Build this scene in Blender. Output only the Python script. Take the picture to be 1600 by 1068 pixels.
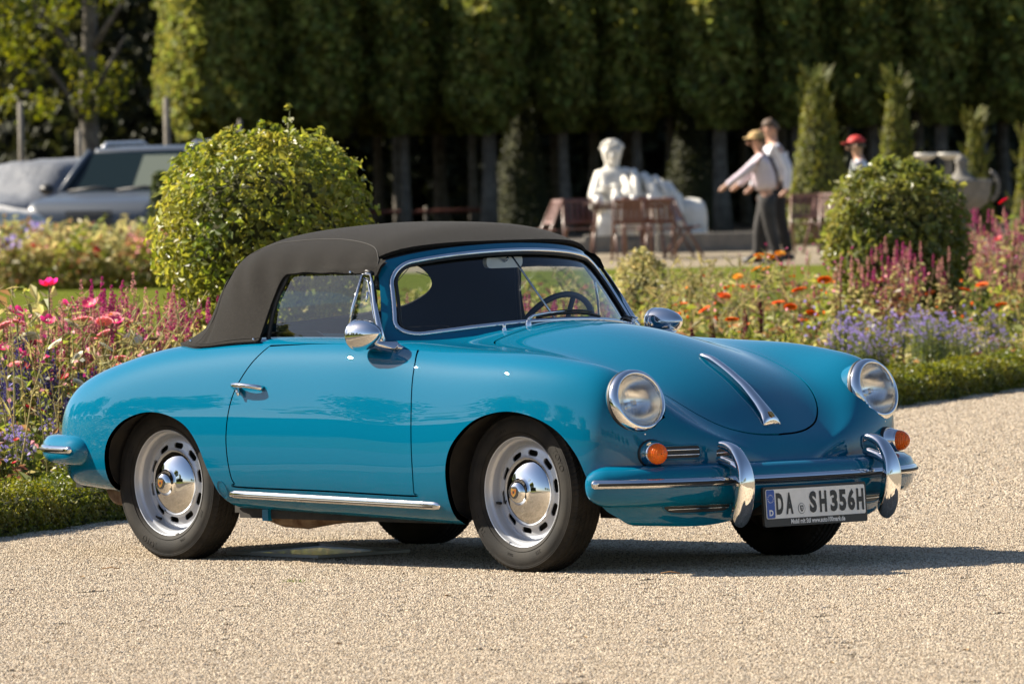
import bpy, bmesh, math, random
import numpy as np
from mathutils import Vector, Matrix
from mathutils.geometry import delaunay_2d_cdt
rnd = random.Random(7)
rng = np.random.default_rng(7)
sc = bpy.context.scene
for o in list(bpy.data.objects):
    bpy.data.objects.remove(o)
COL = sc.collection
PI = math.pi

# ------------------------------------------------------------------ camera, sky, sun, exposure
CAM_F, CAM_H, PITCH, ROLL = 13363.7, 1.6589, -0.02421, 0.02073
YAW, CX, CY = 0.83331, -0.14328, 33.5874
cam = bpy.data.cameras.new('camera')
cam_ob = bpy.data.objects.new('camera', cam)
COL.objects.link(cam_ob)
cam.sensor_width = 36.0
cam.lens = CAM_F / 1600 * 36.0
cam.clip_start = 0.5
cam.clip_end = 3000
cam.dof.use_dof = True
cam.dof.focus_distance = 33.0
cam.dof.aperture_fstop = 10.0
cam.dof.aperture_blades = 9
cam_ob.matrix_world = (Matrix.Translation((0, 0, CAM_H)) @ Matrix.Rotation(PI / 2 + PITCH, 4, 'X')
                       @ Matrix.Rotation(-ROLL, 4, 'Z'))
sc.camera = cam_ob

SUN_DIR = Vector((-1.28, 0.50, 1.0)).normalized()        # towards the sun
SUN_ELEV = math.asin(SUN_DIR.z)
world = bpy.data.worlds.new('World')
sc.world = world
world.use_nodes = True
wn = world.node_tree
bg = wn.nodes['Background']
sky = wn.nodes.new('ShaderNodeTexSky')
sky.sky_type = 'NISHITA'
sky.sun_disc = False
sky.sun_elevation = SUN_ELEV
sky.sun_rotation = math.atan2(SUN_DIR.x, SUN_DIR.y)
sky.air_density = 0.8
sky.dust_density = 0.8
sky.ozone_density = 1.2
wn.links.new(sky.outputs[0], bg.inputs[0])
bg.inputs[1].default_value = 0.058
sun = bpy.data.lights.new('sun', 'SUN')
sun.energy = 5.0
sun.angle = math.radians(0.53)
sun.color = (1.0, 0.905, 0.755)
sun_ob = bpy.data.objects.new('sun', sun)
COL.objects.link(sun_ob)
sun_ob.rotation_euler = SUN_DIR.to_track_quat('Z', 'Y').to_euler()
sun_ob.location = SUN_DIR * 60
sc.view_settings.view_transform = 'Standard'
sc.view_settings.look = 'None'
sc.view_settings.gamma = 1.0
sc.view_settings.use_curve_mapping = False
sc.view_settings.exposure = 1.36
sc.cycles.use_denoising = True
sc.cycles.max_bounces = 8
sc.cycles.transparent_max_bounces = 12
sc.cycles.caustics_reflective = False
sc.cycles.caustics_refractive = False
sc.cycles.sample_clamp_indirect = 6.0

# ------------------------------------------------------------------ small helpers
def horizon(px):
    return 534 + CAM_F * math.tan(PITCH) - (px - 800) * ROLL

def ground_at(px, py):
    """world point on the ground seen at a photo pixel (1600 px wide)"""
    d = CAM_F * CAM_H / (py - horizon(px))
    return ((px - 800) / CAM_F * d, d)

def x_at(px, d):
    return (px - 800) / CAM_F * d

def z_at(px, py, d):
    return CAM_H - (py - horizon(px)) * d / CAM_F

def tag(o, label=None, cat=None, group=None, kind=None):
    if label: o['label'] = label
    if cat: o['category'] = cat
    if group: o['group'] = group
    if kind: o['kind'] = kind
    return o

def empty(name, loc=(0, 0, 0), rz=0.0, parent=None):
    o = bpy.data.objects.new(name, None)
    o.empty_display_size = 0.1
    COL.objects.link(o)
    o.location = loc
    o.rotation_euler = (0, 0, rz)
    o.parent = parent
    return o

def link(name, me, mat, parent=None, loc=(0, 0, 0), rot=(0, 0, 0)):
    o = bpy.data.objects.new(name, me)
    if mat is not None and not me.materials:
        for m in (mat if isinstance(mat, (list, tuple)) else [mat]):
            me.materials.append(m)
    COL.objects.link(o)
    o.parent = parent
    o.location = loc
    o.rotation_euler = rot
    return o

def copy_tree(o, parent=None):
    c = o.copy()
    COL.objects.link(c)
    c.parent = parent
    for ch in list(o.children):
        copy_tree(ch, c)
    return c

class MB:
    """collects vertices and faces, built as one mesh"""
    def __init__(s):
        s.v = []; s.f = []; s.m = []; s.n = []; s.hasn = False
    def add(s, verts, faces, mat=0, normals=None):
        b = len(s.v)
        s.v.extend([tuple(map(float, p)) for p in verts])
        s.f.extend([tuple(int(i) + b for i in f) for f in faces])
        s.m.extend([mat] * len(faces))
        if normals is not None:
            s.hasn = True
            s.n.extend([tuple(map(float, p)) for p in normals])
        else:
            s.n.extend([(0.0, 0.0, 0.0)] * len(verts))
        return s
    def box(s, c, size, rz=0.0, mat=0, rot=None):
        x, y, z = [k / 2 for k in size]
        vs = [(-x, -y, -z), (x, -y, -z), (x, y, -z), (-x, y, -z), (-x, -y, z), (x, -y, z), (x, y, z), (-x, y, z)]
        M = rot if rot is not None else Matrix.Rotation(rz, 3, 'Z')
        vs = [tuple(M @ Vector(p) + Vector(c)) for p in vs]
        return s.add(vs, [(0, 3, 2, 1), (4, 5, 6, 7), (0, 1, 5, 4), (1, 2, 6, 5), (2, 3, 7, 6), (3, 0, 4, 7)], mat)
    def tube(s, path, rad, seg=10, closed=False, mat=0, caps=True, flat=1.0, up=None):
        """sweep a circle (or an ellipse flattened along 'up') along a path"""
        P = [Vector(p) for p in path]
        n = len(P)
        R = rad if hasattr(rad, '__len__') else [rad] * n
        vs = []; prev = None
        for i in range(n):
            if closed: t = P[(i + 1) % n] - P[i - 1]
            else: t = P[min(i + 1, n - 1)] - P[max(i - 1, 0)]
            t.normalize()
            if up is not None: a = Vector(up)
            elif prev is None: a = Vector((0, 0, 1)) if abs(t.z) < 0.9 else Vector((1, 0, 0))
            else: a = prev
            a = a - t * a.dot(t)
            if a.length < 1e-6: a = t.orthogonal()
            a.normalize(); prev = a
            b = t.cross(a)
            for k in range(seg):
                th = 2 * PI * k / seg
                vs.append(P[i] + a * (R[i] * math.cos(th) * flat) + b * (R[i] * math.sin(th)))
        fs = []
        for i in range(n if closed else n - 1):
            for k in range(seg):
                a = i * seg + k; b = i * seg + (k + 1) % seg
                c = ((i + 1) % n) * seg + (k + 1) % seg; d = ((i + 1) % n) * seg + k
                fs.append((a, b, c, d))
        if caps and not closed:
            fs.append(tuple(range(seg))[::-1]); fs.append(tuple((n - 1) * seg + k for k in range(seg)))
        return s.add(vs, fs, mat)
    def lathe(s, prof, seg=48, axis='y', c=(0, 0, 0), mat=0, M=None):
        """prof: (r, h) pairs, turned about an axis"""
        vs = []; fs = []
        for r, h in prof:
            for k in range(seg):
                th = 2 * PI * k / seg
                a, b = r * math.cos(th), r * math.sin(th)
                p = {'y': (a, h, b), 'x': (h, a, b), 'z': (a, b, h)}[axis]
                if M is not None: p = M @ Vector(p)
                vs.append((p[0] + c[0], p[1] + c[1], p[2] + c[2]))
        for i in range(len(prof) - 1):
            for k in range(seg):
                fs.append((i * seg + k, i * seg + (k + 1) % seg, (i + 1) * seg + (k + 1) % seg, (i + 1) * seg + k))
        return s.add(vs, fs, mat)
    def grid(s, G, mat=0, closed_u=False):
        """G: array (nu, nv, 3)"""
        G = np.asarray(G, float); nu, nv, _ = G.shape
        fs = []
        for i in range(nu if closed_u else nu - 1):
            for j in range(nv - 1):
                fs.append((i * nv + j, ((i + 1) % nu) * nv + j, ((i + 1) % nu) * nv + j + 1, i * nv + j + 1))
        return s.add(G.reshape(-1, 3), fs, mat)
    def mesh(s, name, smooth=True, sharp=None, fixn=False):
        me = bpy.data.meshes.new(name)
        me.from_pydata(s.v, [], s.f)
        if any(s.m):
            me.polygons.foreach_set('material_index', s.m)
        if fixn:
            bm = bmesh.new(); bm.from_mesh(me)
            bmesh.ops.remove_doubles(bm, verts=bm.verts, dist=1e-5)
            bmesh.ops.recalc_face_normals(bm, faces=bm.faces)
            bm.to_mesh(me); bm.free()
        me.polygons.foreach_set('use_smooth', [smooth] * len(me.polygons))
        me.update()
        if sharp and smooth:
            me.set_sharp_from_angle(angle=math.radians(sharp))
        if s.hasn:
            me.normals_split_custom_set_from_vertices(s.n)
        return me
    def build(s, name, mat, parent=None, smooth=True, sharp=None, loc=(0, 0, 0), rot=(0, 0, 0), fixn=False):
        return link(name, s.mesh(name, smooth, sharp, fixn), mat, parent, loc, rot)

def np_mesh(name, V, F, mat_idx=None, smooth=False):
    """fast mesh from arrays; F is (n, k)"""
    V = np.ascontiguousarray(V, np.float32); F = np.ascontiguousarray(F, np.int32)
    me = bpy.data.meshes.new(name)
    me.vertices.add(len(V)); me.vertices.foreach_set('co', V.ravel())
    n, k = F.shape
    me.loops.add(n * k); me.loops.foreach_set('vertex_index', F.ravel())
    me.polygons.add(n)
    me.polygons.foreach_set('loop_start', np.arange(0, n * k, k, dtype=np.int32))
    me.polygons.foreach_set('loop_total', np.full(n, k, np.int32))
    if mat_idx is not None:
        me.polygons.foreach_set('material_index', np.ascontiguousarray(mat_idx, np.int32))
    me.polygons.foreach_set('use_smooth', np.full(n, smooth, bool))
    me.update(calc_edges=True)
    return me

def crom(pts, n=8, closed=False):
    """Catmull-Rom through points"""
    P = [np.array(p, float) for p in pts]; m = len(P); out = []
    for i in range(m if closed else m - 1):
        p0 = P[i - 1] if (i > 0 or closed) else 2 * P[0] - P[1]
        p1 = P[i]; p2 = P[(i + 1) % m]
        p3 = P[(i + 2) % m] if (i + 2 < m or closed) else 2 * P[-1] - P[-2]
        for k in range(n):
            t = k / n
            out.append(0.5 * ((2 * p1) + (-p0 + p2) * t + (2 * p0 - 5 * p1 + 4 * p2 - p3) * t * t + (-p0 + 3 * p1 - 3 * p2 + p3) * t ** 3))
    if not closed: out.append(P[-1])
    return out

def rounded_rect(w, h, r, n=5, cx=0.0, cy=0.0):
    pts = []
    for sx, sy, a0 in ((1, 1, 0), (-1, 1, 90), (-1, -1, 180), (1, -1, 270)):
        for k in range(n + 1):
            a = math.radians(a0 + 90 * k / n)
            pts.append((cx + sx * (w / 2 - r) + r * math.cos(a), cy + sy * (h / 2 - r) + r * math.sin(a)))
    return pts

def text_mesh(name, body, size, extrude=0.0, bold=0.0):
    """flat lettering as a mesh in the xy plane, returned as (verts, faces, width)"""
    cu = bpy.data.curves.new(name, 'FONT')
    cu.body = body; cu.size = size; cu.extrude = extrude; cu.offset = bold
    cu.resolution_u = 3
    ob = bpy.data.objects.new(name, cu)
    COL.objects.link(ob)
    bpy.context.view_layer.update()
    dg = bpy.context.evaluated_depsgraph_get()
    me = ob.evaluated_get(dg).to_mesh()
    v = [tuple(x.co) for x in me.vertices]; f = [tuple(p.vertices) for p in me.polygons]
    ob.evaluated_get(dg).to_mesh_clear()
    bpy.data.objects.remove(ob); bpy.data.curves.remove(cu)
    return v, f

# ------------------------------------------------------------------ materials
MATS = {}
def mat(name, base=(0.5, 0.5, 0.5), rough=0.5, metal=0.0, noise=None, bump=None, coat=0.0, spec=0.5, trans=0.0,
        island=0.0, transl=0.0, rough_noise=None, coat_rough=0.03, sheen=0.0, detail=4):
    """noise=(scale, second colour, contrast), bump=(scale, strength), island=value spread per mesh island"""
    m = bpy.data.materials.new(name); m.use_nodes = True
    nt = m.node_tree; N = nt.nodes; L = nt.links
    b = N['Principled BSDF']
    b.inputs['Base Color'].default_value = (*base, 1)
    b.inputs['Roughness'].default_value = rough
    b.inputs['Metallic'].default_value = metal
    b.inputs['Specular IOR Level'].default_value = spec
    b.inputs['Coat Weight'].default_value = coat
    b.inputs['Coat Roughness'].default_value = coat_rough
    if sheen: b.inputs['Sheen Weight'].default_value = sheen
    col = None
    tc = N.new('ShaderNodeTexCoord')
    if noise:
        t = N.new('ShaderNodeTexNoise'); t.inputs['Scale'].default_value = noise[0]; t.inputs['Detail'].default_value = detail
        L.new(tc.outputs['Object'], t.inputs['Vector'])
        r = N.new('ShaderNodeValToRGB')
        lo, hi = noise[2] if len(noise) > 2 else (0.35, 0.65)
        r.color_ramp.elements[0].position = lo; r.color_ramp.elements[1].position = hi
        r.color_ramp.elements[0].color = (*base, 1); r.color_ramp.elements[1].color = (*noise[1], 1)
        L.new(t.outputs['Fac'], r.inputs['Fac']); col = r.outputs['Color']
    if island:
        g = N.new('ShaderNodeNewGeometry')
        hs = N.new('ShaderNodeHueSaturation')
        mr = N.new('ShaderNodeMapRange'); mr.inputs['To Min'].default_value = 1 - island; mr.inputs['To Max'].default_value = 1 + island
        L.new(g.outputs['Random Per Island'], mr.inputs['Value']); L.new(mr.outputs[0], hs.inputs['Value'])
        mh = N.new('ShaderNodeMapRange'); mh.inputs['To Min'].default_value = 0.5 - island * 0.06; mh.inputs['To Max'].default_value = 0.5 + island * 0.06
        ms = N.new('ShaderNodeMath'); ms.operation = 'FRACT'
        mm = N.new('ShaderNodeMath'); mm.operation = 'MULTIPLY'; mm.inputs[1].default_value = 7.31
        L.new(g.outputs['Random Per Island'], mm.inputs[0]); L.new(mm.outputs[0], ms.inputs[0]); L.new(ms.outputs[0], mh.inputs['Value'])
        L.new(mh.outputs[0], hs.inputs['Hue'])
        if col is not None: L.new(col, hs.inputs['Color'])
        else: hs.inputs['Color'].default_value = (*base, 1)
        col = hs.outputs['Color']
    if col is not None: L.new(col, b.inputs['Base Color'])
    if rough_noise:
        t = N.new('ShaderNodeTexNoise'); t.inputs['Scale'].default_value = rough_noise[0]; t.inputs['Detail'].default_value = 5
        L.new(tc.outputs['Object'], t.inputs['Vector'])
        mr = N.new('ShaderNodeMapRange'); mr.inputs['To Min'].default_value = rough_noise[1]; mr.inputs['To Max'].default_value = rough_noise[2]
        L.new(t.outputs['Fac'], mr.inputs['Value']); L.new(mr.outputs[0], b.inputs['Roughness'])
    if bump:
        t = N.new('ShaderNodeTexNoise'); t.inputs['Scale'].default_value = bump[0]; t.inputs['Detail'].default_value = 5
        L.new(tc.outputs['Object'], t.inputs['Vector'])
        bp = N.new('ShaderNodeBump'); bp.inputs['Strength'].default_value = bump[1]
        bp.inputs['Distance'].default_value = bump[2] if len(bump) > 2 else 0.01
        L.new(t.outputs['Fac'], bp.inputs['Height']); L.new(bp.outputs[0], b.inputs['Normal'])
    if transl:
        out = N['Material Output']
        tr = N.new('ShaderNodeBsdfTranslucent')
        mx = N.new('ShaderNodeMixShader'); mx.inputs[0].default_value = transl
        hs2 = N.new('ShaderNodeHueSaturation'); hs2.inputs['Value'].default_value = 1.5; hs2.inputs['Saturation'].default_value = 1.1
        hs2.inputs['Hue'].default_value = 0.485
        if col is not None: L.new(col, hs2.inputs['Color'])
        else: hs2.inputs['Color'].default_value = (*base, 1)
        L.new(hs2.outputs[0], tr.inputs['Color'])
        L.new(b.outputs[0], mx.inputs[1]); L.new(tr.outputs[0], mx.inputs[2]); L.new(mx.outputs[0], out.inputs['Surface'])
    MATS[name] = m
    return m

def glass_mat(name, tint=(0.9, 0.93, 0.93), ior=1.5, extra=0.0):
    """thin pane: clear straight through, mirror by Fresnel"""
    m = bpy.data.materials.new(name); m.use_nodes = True
    nt = m.node_tree; N = nt.nodes; L = nt.links
    N.remove(N['Principled BSDF'])
    tr = N.new('ShaderNodeBsdfTransparent'); tr.inputs[0].default_value = (*tint, 1)
    gl = N.new('ShaderNodeBsdfGlossy'); gl.inputs['Roughness'].default_value = 0.0; gl.inputs[0].default_value = (1, 1, 1, 1)
    fr = N.new('ShaderNodeLayerWeight'); fr.inputs[0].default_value = 0.5
    pw = N.new('ShaderNodeMath'); pw.operation = 'POWER'; pw.inputs[1].default_value = 5.0
    L.new(fr.outputs['Facing'], pw.inputs[0])
    ad = N.new('ShaderNodeMath'); ad.operation = 'MULTIPLY_ADD'; ad.inputs[1].default_value = 0.93 - extra; ad.inputs[2].default_value = 0.07 + extra; ad.use_clamp = True
    mx = N.new('ShaderNodeMixShader')
    L.new(pw.outputs[0], ad.inputs[0]); L.new(ad.outputs[0], mx.inputs[0])
    L.new(tr.outputs[0], mx.inputs[1]); L.new(gl.outputs[0], mx.inputs[2])
    L.new(mx.outputs[0], N['Material Output'].inputs['Surface'])
    MATS[name] = m
    return m

PAINT = mat('teal_paint', (0.001, 0.122, 0.222), rough=0.6, coat=1.0, coat_rough=0.004, spec=0.0)
CHROME = mat('chrome', (0.80, 0.80, 0.80), rough=0.035, metal=1.0, rough_noise=(25, 0.02, 0.06))
SILVER = mat('silver_wheel_paint', (0.58, 0.60, 0.64), rough=0.33, metal=0.45, rough_noise=(30, 0.26, 0.42))
RUBBER = mat('tyre_rubber', (0.011, 0.0105, 0.010), rough=0.75, spec=0.25, noise=(9, (0.027, 0.024, 0.020)), bump=(160, 0.12, 0.004))
BLACKRUB = mat('black_rubber', (0.012, 0.012, 0.012), rough=0.55)
UNDER = mat('underbody_black', (0.012, 0.011, 0.010), rough=0.85, noise=(14, (0.03, 0.026, 0.02)))
RUST = mat('exhaust_rust', (0.10, 0.055, 0.03), rough=0.8, metal=0.2, noise=(22, (0.22, 0.16, 0.11)), bump=(60, 0.3))
CLOTH = mat('soft_top_cloth', (0.0085, 0.0078, 0.0072), rough=0.95, spec=0.12, noise=(200, (0.019, 0.0168, 0.0142)), bump=(500, 0.8, 0.003), sheen=0.06, detail=2)
LINER = mat('headliner_cloth', (0.045, 0.043, 0.040), rough=0.9)
LEATHER = mat('black_leather', (0.030, 0.028, 0.026), rough=0.45, bump=(90, 0.2))
GLASS = glass_mat('window_glass', (0.80, 0.84, 0.84))
WSGLASS = glass_mat('windscreen_glass', (0.84, 0.88, 0.88), extra=0.0)
# ================================================================== the ground
GRAV = mat('gravel_base', (0.16, 0.13, 0.09), rough=1.0, spec=0.1, noise=(140, (0.40, 0.34, 0.25), (0.4, 0.62)), bump=(150, 0.9, 0.012))
SOIL = mat('bed_soil', (0.035, 0.025, 0.017), rough=1.0, noise=(30, (0.07, 0.05, 0.033)), bump=(40, 0.8, 0.02))
GRASSM = mat('lawn_green', (0.085, 0.115, 0.016), rough=1.0, spec=0.0, noise=(6, (0.14, 0.15, 0.03)), bump=(90, 0.8, 0.02))
DARKSOIL = mat('woodland_floor', (0.018, 0.013, 0.008), rough=1.0, noise=(5, (0.04, 0.028, 0.016)), bump=(20, 0.8, 0.03))
HX0, HY0 = -2.17, 36.2                       # a point on the front foot of the box hedge
HD = Vector((0.2945, 0.9556)); HN = Vector((-0.9556, 0.2945))   # along the hedge, into the bed
def bed_pt(s, w):                            # s metres along the hedge, w metres into the bed
    return (HX0 + HD.x * s + HN.x * w, HY0 + HD.y * s + HN.y * w)
def sheet(name, pts, z, m, kind='structure'):
    g = MB(); g.add([(x, y, z) for x, y in pts], [tuple(range(len(pts)))])
    o = g.build(name, m, smooth=False); tag(o, kind=kind); return o
sheet('ground', [(-900, -900), (900, -900), (900, 1500), (-900, 1500)], 0, GRAV)
sheet('lawn', [bed_pt(-20, 2.5), bed_pt(34, 2.5), (34, 104), (-40, 104), (-40, 30)], 0.004, GRASSM)
sheet('soil', [bed_pt(-16, .02), bed_pt(46, .02), bed_pt(46, 6.2), bed_pt(9, 6.2), bed_pt(7, 3.4), bed_pt(-16, 3.4)], 0.012, SOIL)
sheet('woodland_floor', [(-60, 126), (60, 126), (60, 190), (-60, 190)], 0.006, DARKSOIL)

# ---- loose gravel: several hundred thousand pebbles scattered on a visible patch
def pebble_mat():
    m = bpy.data.materials.new('gravel_stone'); m.use_nodes = True
    N = m.node_tree.nodes; L = m.node_tree.links; b = N['Principled BSDF']
    gi = N.new('ShaderNodeNewGeometry'); r = N.new('ShaderNodeValToRGB')
    els = r.color_ramp.elements
    els[0].position = 0.0; els[0].color = (0.21, 0.165, 0.12, 1)
    els[1].position = 1.0; els[1].color = (0.72, 0.65, 0.55, 1)
    for p, c in ((.14, (.30, .235, .165, 1)), (.34, (.48, .395, .29, 1)), (.60, (.58, .49, .37, 1)), (.78, (.63, .545, .425, 1)), (.87, (.30, .27, .235, 1)), (.93, (.55, .41, .29, 1))):
        e = els.new(p); e.color = c
    L.new(gi.outputs['Random Per Island'], r.inputs[0]); L.new(r.outputs[0], b.inputs['Base Color'])
    b.inputs['Roughness'].default_value = 0.92; b.inputs['Specular IOR Level'].default_value = 0.2
    return m
PEB = pebble_mat()
def ico():
    t = (1 + 5 ** .5) / 2
    V = np.array([(-1, t, 0), (1, t, 0), (-1, -t, 0), (1, -t, 0), (0, -1, t), (0, 1, t), (0, -1, -t), (0, 1, -t), (t, 0, -1), (t, 0, 1), (-t, 0, -1), (-t, 0, 1)], float)
    V /= np.linalg.norm(V[0])
    F = np.array([(0, 11, 5), (0, 5, 1), (0, 1, 7), (0, 7, 10), (0, 10, 11), (1, 5, 9), (5, 11, 4), (11, 10, 2), (10, 7, 6), (7, 1, 8), (3, 9, 4), (3, 4, 2), (3, 2, 6), (3, 6, 8), (3, 8, 9), (4, 9, 5), (2, 4, 11), (6, 2, 10), (8, 6, 7), (9, 8, 1)])
    return V, F
def pebble_tile(name, size, n, s0, s1):
    V0, F0 = ico(); V = []; F = []
    for k in range(n):
        q = rng.normal(size=4); q /= np.linalg.norm(q); w, x, y, z = q
        M = np.array([[1 - 2 * (y * y + z * z), 2 * (x * y - z * w), 2 * (x * z + y * w)], [2 * (x * y + z * w), 1 - 2 * (x * x + z * z), 2 * (y * z - x * w)], [2 * (x * z - y * w), 2 * (y * z + x * w), 1 - 2 * (x * x + y * y)]])
        sc3 = rng.uniform(s0, s1) * rng.uniform(.65, 1.15, 3)
        p = (V0 * rng.uniform(.85, 1.12, (12, 1)) * sc3) @ M.T
        c = np.array([rng.uniform(-.5, .5) * size, rng.uniform(-.5, .5) * size, sc3.mean() * rng.uniform(.1, .75)])
        V.append(p + c); F.append(F0 + 12 * k)
    return np_mesh(name, np.concatenate(V), np.concatenate(F))
def scatter(name, poly, size, n, s0, s1):
    """tiles of loose stones, turned at random, over a polygon of ground"""
    P = np.array(poly); st = size * .86
    gx, gy = np.meshgrid(np.arange(P[:, 0].min(), P[:, 0].max() + st, st), np.arange(P[:, 1].min(), P[:, 1].max() + st, st))
    g = np.stack([gx.ravel(), gy.ravel()], -1) + rng.uniform(-.12, .12, (gx.size, 2)) * st
    # even-odd test
    r = np.zeros(len(g), bool)
    for i in range(len(P)):
        x1, y1 = P[i]; x2, y2 = P[(i + 1) % len(P)]
        if y1 != y2: r ^= ((y1 > g[:, 1]) != (y2 > g[:, 1])) & (g[:, 0] < (x2 - x1) * (g[:, 1] - y1) / (y2 - y1) + x1)
    g = g[r]
    src = link(name + '_tile', pebble_tile(name + '_tile', size, n, s0, s1), PEB, None, (g[0, 0], g[0, 1], .001)); tag(src, kind='stuff')
    me = bpy.data.meshes.new(name); me.from_pydata([(a, b, .001) for a, b in g[1:]], [], [])
    o = link(name, me, PEB); tag(o, kind='stuff')
    ng = bpy.data.node_groups.new(name + '_nodes', 'GeometryNodeTree')
    ng.interface.new_socket('Geometry', in_out='INPUT', socket_type='NodeSocketGeometry')
    ng.interface.new_socket('Geometry', in_out='OUTPUT', socket_type='NodeSocketGeometry')
    N = ng.nodes; L = ng.links
    gi = N.new('NodeGroupInput'); go = N.new('NodeGroupOutput')
    oi = N.new('GeometryNodeObjectInfo'); oi.inputs['Object'].default_value = src; oi.transform_space = 'ORIGINAL'
    ip = N.new('GeometryNodeInstanceOnPoints')
    rr = N.new('FunctionNodeRandomValue'); rr.data_type = 'FLOAT_VECTOR'; rr.inputs[0].default_value = (0, 0, 0); rr.inputs[1].default_value = (0, 0, 6.283)
    L.new(gi.outputs[0], ip.inputs['Points']); L.new(oi.outputs['Geometry'], ip.inputs['Instance']); L.new(rr.outputs[0], ip.inputs['Rotation']); L.new(ip.outputs[0], go.inputs[0])
    md = o.modifiers.new('scatter', 'NODES'); md.node_group = ng
e1 = bed_pt(1.2, -.02); e2 = bed_pt(10.5, -.02); e3 = bed_pt(20, -.02)
scatter('gravel', [(-1.95, 25.0), (1.95, 25.0), (2.95, 36.5), (-.9, 38.8), (e1[0], e1[1]), (-2.6, 34.7)], .34, 2300, .0022, .0052)
scatter('far_gravel', [(2.95, 36.5), (4.2, 55.5), (e3[0], e3[1]), (e2[0], e2[1]), (-.9, 38.8)], .40, 1700, .0035, .0075)

# a few blades of grass and straws on the gravel
LEAFG = mat('blade_green', (0.10, 0.16, 0.02), rough=0.6, transl=0.4, island=0.3)
STRAW = mat('straw', (0.30, 0.16, 0.06), rough=0.8)
gx, gy = ground_at(455, 911)
m = MB()
for k in range(40):
    x = gx + rnd.gauss(0, .035); y = gy + rnd.gauss(0, .05); a = rnd.uniform(0, 6.28); h = rnd.uniform(.008, .022)
    dx, dy = math.cos(a) * .012, math.sin(a) * .012
    m.add([(x - .002, y, 0), (x + .002, y, 0), (x + dx, y + dy, h)], [(0, 1, 2)])
tag(m.build('grass_tuft', LEAFG, smooth=False), kind='stuff')
for (px, py, l, lab) in ((165, 893, .07, 'short dry reddish straw lying on the gravel below the rear wheel'), (1040, 900, .07, 'thin dry straw lying on the gravel below the front bumper')):
    x, y = ground_at(px, py)
    m = MB(); m.tube([(x - l / 2, y, .012), (x, y + .02, .016), (x + l / 2, y - .01, .012)], .0022, 5)
    tag(m.build('straw', STRAW), lab, 'straw')

DRYLEAF = mat('dry_leaf', (.30, .17, .05), rough=.7, noise=(60, (.20, .12, .04)))
for k, (px, py) in enumerate(((120, 905), (300, 980), (520, 1010), (690, 935), (905, 1000), (1180, 960), (1380, 925), (1500, 1020), (240, 1040), (1290, 1040), (1480, 700), (1545, 760))):
    x, y = ground_at(px, py); a = rnd.uniform(0, 6.28); l = rnd.uniform(.012, .02)
    m = MB(); c, s_ = math.cos(a), math.sin(a)
    m.add([(x - c * l, y - s_ * l, .008), (x - s_ * l * .5, y + c * l * .5, .015), (x + c * l, y + s_ * l, .010), (x + s_ * l * .5, y - c * l * .5, .014)], [(0, 1, 2), (0, 2, 3)])
    tag(m.build('fallen_leaf', DRYLEAF, smooth=False), 'tiny dry leaf fallen on the gravel', 'leaf', 'dry leaves on the gravel')

# ---- drip tray under the car
TRAY = mat('tray_metal', (0.55, 0.55, 0.51), rough=0.3, metal=0.2, coat=.5, rough_noise=(12, 0.2, 0.45))
m = MB()
a = [ground_at(350, 858), ground_at(480, 866), ground_at(632, 853), ground_at(500, 842)]
a = [(-1.16, 34.10), (-.78, 33.62), (-.42, 33.95), (-.42, 34.32), (-.80, 34.62)]
a = a[:3] + a[4:]
cx_, cy_ = sum(p[0] for p in a) / 4, sum(p[1] for p in a) / 4
def sc_(k, z): return [(cx_ + (x - cx_) * k, cy_ + (y - cy_) * k, z) for x, y in a]
r0, r1, r2, r3 = sc_(1.0, .022), sc_(.985, .023), sc_(.96, .014), sc_(.99, .010)
m.add(r0 + r1 + r2 + r3, [(8, 9, 10, 11)] + [(i, (i + 1) % 4, 4 + (i + 1) % 4, 4 + i) for i in range(4)] + [(4 + i, 4 + (i + 1) % 4, 8 + (i + 1) % 4, 8 + i) for i in range(4)] + [(12 + i, 12 + (i + 1) % 4, (i + 1) % 4, i) for i in range(4)])
tag(m.build('drip_tray', TRAY, smooth=False), 'shallow metal drip tray lying on the gravel under the car', 'drip tray')
# ================================================================== the car
car = empty('parked_car', (CX, CY, -.003), -YAW)
tag(car, 'teal blue classic cabriolet with closed black cloth top parked on the gravel', 'car')

def pchip(xs, ys, x):
    xs = np.asarray(xs, float); ys = np.asarray(ys, float)
    h = np.diff(xs); d = np.diff(ys) / h
    m = np.zeros(len(xs))
    for i in range(1, len(xs) - 1):
        if d[i - 1] * d[i] > 0:
            w1 = 2 * h[i] + h[i - 1]; w2 = h[i] + 2 * h[i - 1]
            m[i] = (w1 + w2) / (w1 / d[i - 1] + w2 / d[i])
    m[0] = d[0]; m[-1] = d[-1]
    i = np.clip(np.searchsorted(xs, x) - 1, 0, len(xs) - 2)
    t = (x - xs[i]) / h[i]
    return ((2 * t**3 - 3 * t**2 + 1) * ys[i] + (t**3 - 2 * t**2 + t) * h[i] * m[i]
            + (-2 * t**3 + 3 * t**2) * ys[i + 1] + (t**3 - t**2) * h[i] * m[i + 1])

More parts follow.
